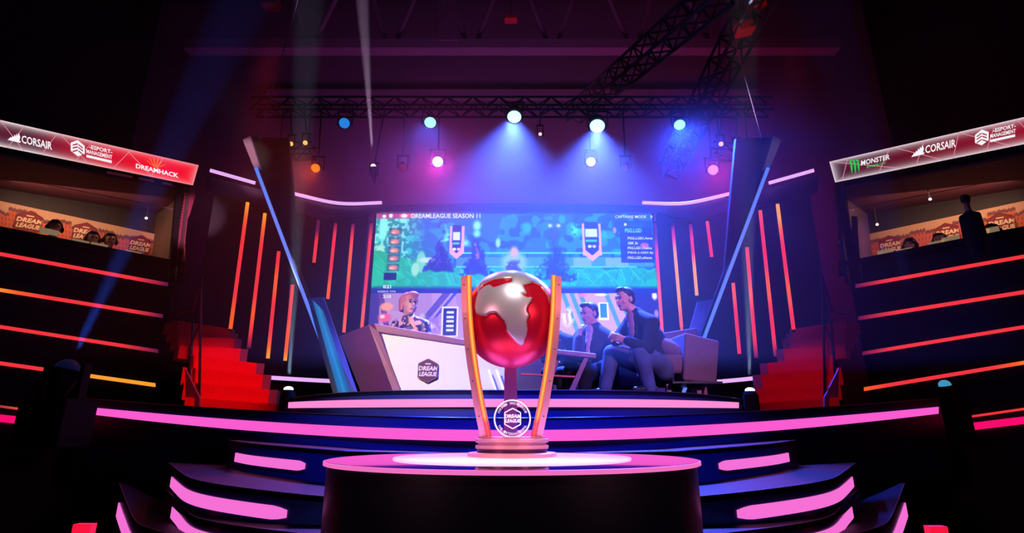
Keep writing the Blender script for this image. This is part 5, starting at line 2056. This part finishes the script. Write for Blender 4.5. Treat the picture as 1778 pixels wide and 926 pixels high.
for px, py, r, col, st_, tg, sp, clr, lab in (
        (760, 281, 9, s2l((255, 225, 200)), 2.0, (-0.35, 2, 1.2), (1000, 60), (1.0, 0.05, 0.55), 'pink glowing stage lamp above the left part of the video wall'),
        (1026, 281, 8, s2l((255, 215, 205)), 1.6, (0.6, 2, 1.2), (70, 60), (0.8, 0.15, 0.8), 'small pale pink stage lamp above the right part of the video wall'),
        (548, 292, 7.5, s2l((255, 110, 20)), 1.3, (-2.5, 2, 1.2), (350, 60), (1.0, 0.08, 0.02), 'orange red stage lamp beside the left fin'),
        (1238, 295, 8.5, s2l((255, 120, 110)), 1.6, (1.6, 2, 1.6), (500, 60), (1.0, 0.02, 0.05), 'red glowing stage lamp beside the right fin')):
    c, d = lamp_fixture('stage_lamp', lab, px, py, 7.5, r, col, tg, st_, None, group='coloured lamps under the truss')
    spot(tuple(c + d * 0.06), tg, clr, sp[0], sp[1], 1.0, 0.05)
for px, py, lab in ((505, 250, 'tiny amber lamp on the short left truss, nearer the fin'), (530, 248, 'tiny amber lamp on the short left truss, farther from the fin'),
                    (1252, 250, 'tiny amber lamp on the short right truss, farther from the fin'), (1280, 255, 'tiny amber lamp on the short right truss, nearer the fin')):
    lamp_fixture('amber_lamp', lab, px, py, 7.58, 4, s2l((255, 190, 90)), (0, 0, 1.5), 1.2, group='amber lamps')
lamp_fixture('work_lamp', 'tiny white lamp between the two big cyan lamps', 938, 233, 7.6, 3.0, s2l((255, 215, 210)), (0, 0, 1.5), 1.2)
for px, py, lab in ((700, 291, 'dark unlit stage lamp with red glint beside the pink lamp'), (1085, 292, 'dark unlit stage lamp with pink glint right of the pale pink lamp')):
    lamp_fixture('stage_lamp', lab, px, py, 7.5, 6, s2l((120, 15, 50)), (0.5 if px < 889 else -0.5, 2, 0), 0.7, group='coloured lamps under the truss')  # glint on the unlit lens is put in as a faint glow

# beam lamps
c, d = lamp_fixture('beam_lamp', 'small white beam lamp sending a narrow ray up to the roof', 648, 289, 7.1, 4.5, s2l((255, 225, 240)), tuple(at(629, 0, 6.3)), 1.5)
spot(tuple(c + d * 0.2), tuple(at(629, 0, 6.3)), (0.8, 0.5, 0.85), 36000, 5.2, 0.4, 0.015)
for px, py, tx, ty, lab in ((501, 676, 520, 330, 'white floor beam lamp at the left end of the platform'), (1302, 678, 1296, 330, 'white floor beam lamp at the right end of the platform')):
    Y = 6.05
    c = at(px, py, Y)
    tg = at(tx, ty, 6.2)
    d = (tg - c).normalized()
    t = thing('floor_lamp', lab, 'floor lamp', (c.x, c.y, 1.6))
    build('lens', MB().ball(c, (0.05, 0.05, 0.03), 20, 10, col=s2l((255, 245, 250))), led_mat('lens_floor', 1.6), t, smooth=True)
    build('base', MB().lathe([(0.08, 1.6 - c.z), (0.08, -0.05), (0.055, -0.01)], c, 24), M_MATT, t, smooth=True)
    spot(tuple(c + d * 0.05), tuple(tg), (0.5, 0.7, 0.95), 20000, 6, 0.6, 0.015)


def moving_head(label, px, py, Y, scale, tgt, power, color):
    c = at(px, py, Y)
    t = thing('moving_head_lamp', label, 'moving head lamp', c - Vector((0, 0, 0.45 * scale)))
    d = (Vector(tgt) - c).normalized()
    build('base', MB().box(c - Vector((0, 0, 0.38 * scale)), (0.36 * scale, 0.3 * scale, 0.16 * scale)), M_MATT, t, bevel=0.02)
    mb = MB()
    for e in (-1, 1):
        mb.box(c + Vector((e * 0.17 * scale, 0, -0.14 * scale)), (0.04 * scale, 0.1 * scale, 0.36 * scale))
    mb.box(c - Vector((0, 0, 0.29 * scale)), (0.38 * scale, 0.12 * scale, 0.04 * scale))
    build('yoke', mb, M_MATT, t, bevel=0.01)
    build('head', MB().tube(c - d * 0.2 * scale, c - d * 0.02 * scale, 0.09 * scale, 0.13 * scale, 24).ball(c - d * 0.2 * scale, 0.09 * scale), M_MATT, t, smooth=True)
    build('lens', MB().ball(c - d * 0.02 * scale, 0.105 * scale, 24, 12, col=color), led_mat('lens_moving', 0.9 if scale < 1 else 0.5), t, smooth=True)
    o = spot(tuple(c + d * 0.15), tgt, (0.03, 0.12, 1.0), power, 9, 0.5, 0.03)
    return t


moving_head('black moving head lamp before the left booth wall sending a blue ray', 118, 640, 5.2, 1.0, tuple(at(213, 440, 5.4)), 9000, s2l((14, 20, 60)))
build('lamp_stand', MB().box(at(102, 712, 5.2) - Vector((0, 0, 0.12)), (0.42, 0.4, 0.42)), M_MATT, label='black box standing under the left moving head lamp', cat='flight case', bevel=0.015)
moving_head('black moving head lamp with blue lens at the right corner of the stage', 1640, 668, 6.35, 0.6, tuple(at(1575, 470, 6.2)), 2600, s2l((90, 200, 255)))
build('lamp_stand', MB().box(at(1640, 668, 6.35) - Vector((0, 0, 0.276 + 0.17)), (0.26, 0.26, 0.34)), M_MATT, label='black box standing under the right moving head lamp', cat='flight case', bevel=0.015)
# red lights near the floor at both lower corners
for px, lab in ((144, 'red lit floor light at the lower left corner of the picture'), (1628, 'red lit floor light at the lower right corner of the picture')):
    p = at(px, 930 if px < 889 else 934, 3.4)
    t = thing('floor_light', lab, 'floor light', (p.x, p.y, 0))
    build('lamp', MB().box(p, (0.1, 0.05, 0.12), col=s2l((250, 20, 60))), M_LED, t)
    build('post', MB().tube(Vector((p.x, p.y, 0)), p - Vector((0, 0, 0.04)), 0.03), M_MATT, t)

# ================================================================== HAZE
hz = bpy.data.materials.new('stage_haze')
hz.use_nodes = True
nt = hz.node_tree
nt.nodes.clear()
out = nt.nodes.new('ShaderNodeOutputMaterial')
vs_ = nt.nodes.new('ShaderNodeVolumeScatter')
vs_.inputs['Density'].default_value = 0.014
vs_.inputs['Anisotropy'].default_value = 0.35
vs_.inputs['Color'].default_value = (1, 1, 1, 1)
nt.links.new(vs_.outputs[0], out.inputs['Volume'])
build('haze', MB().box((0, 8.6, 6.9), (9.2, 8.4, 9.6)), hz, label='thin stage haze filling the hall and showing the light beams', cat='haze', kind='stuff')
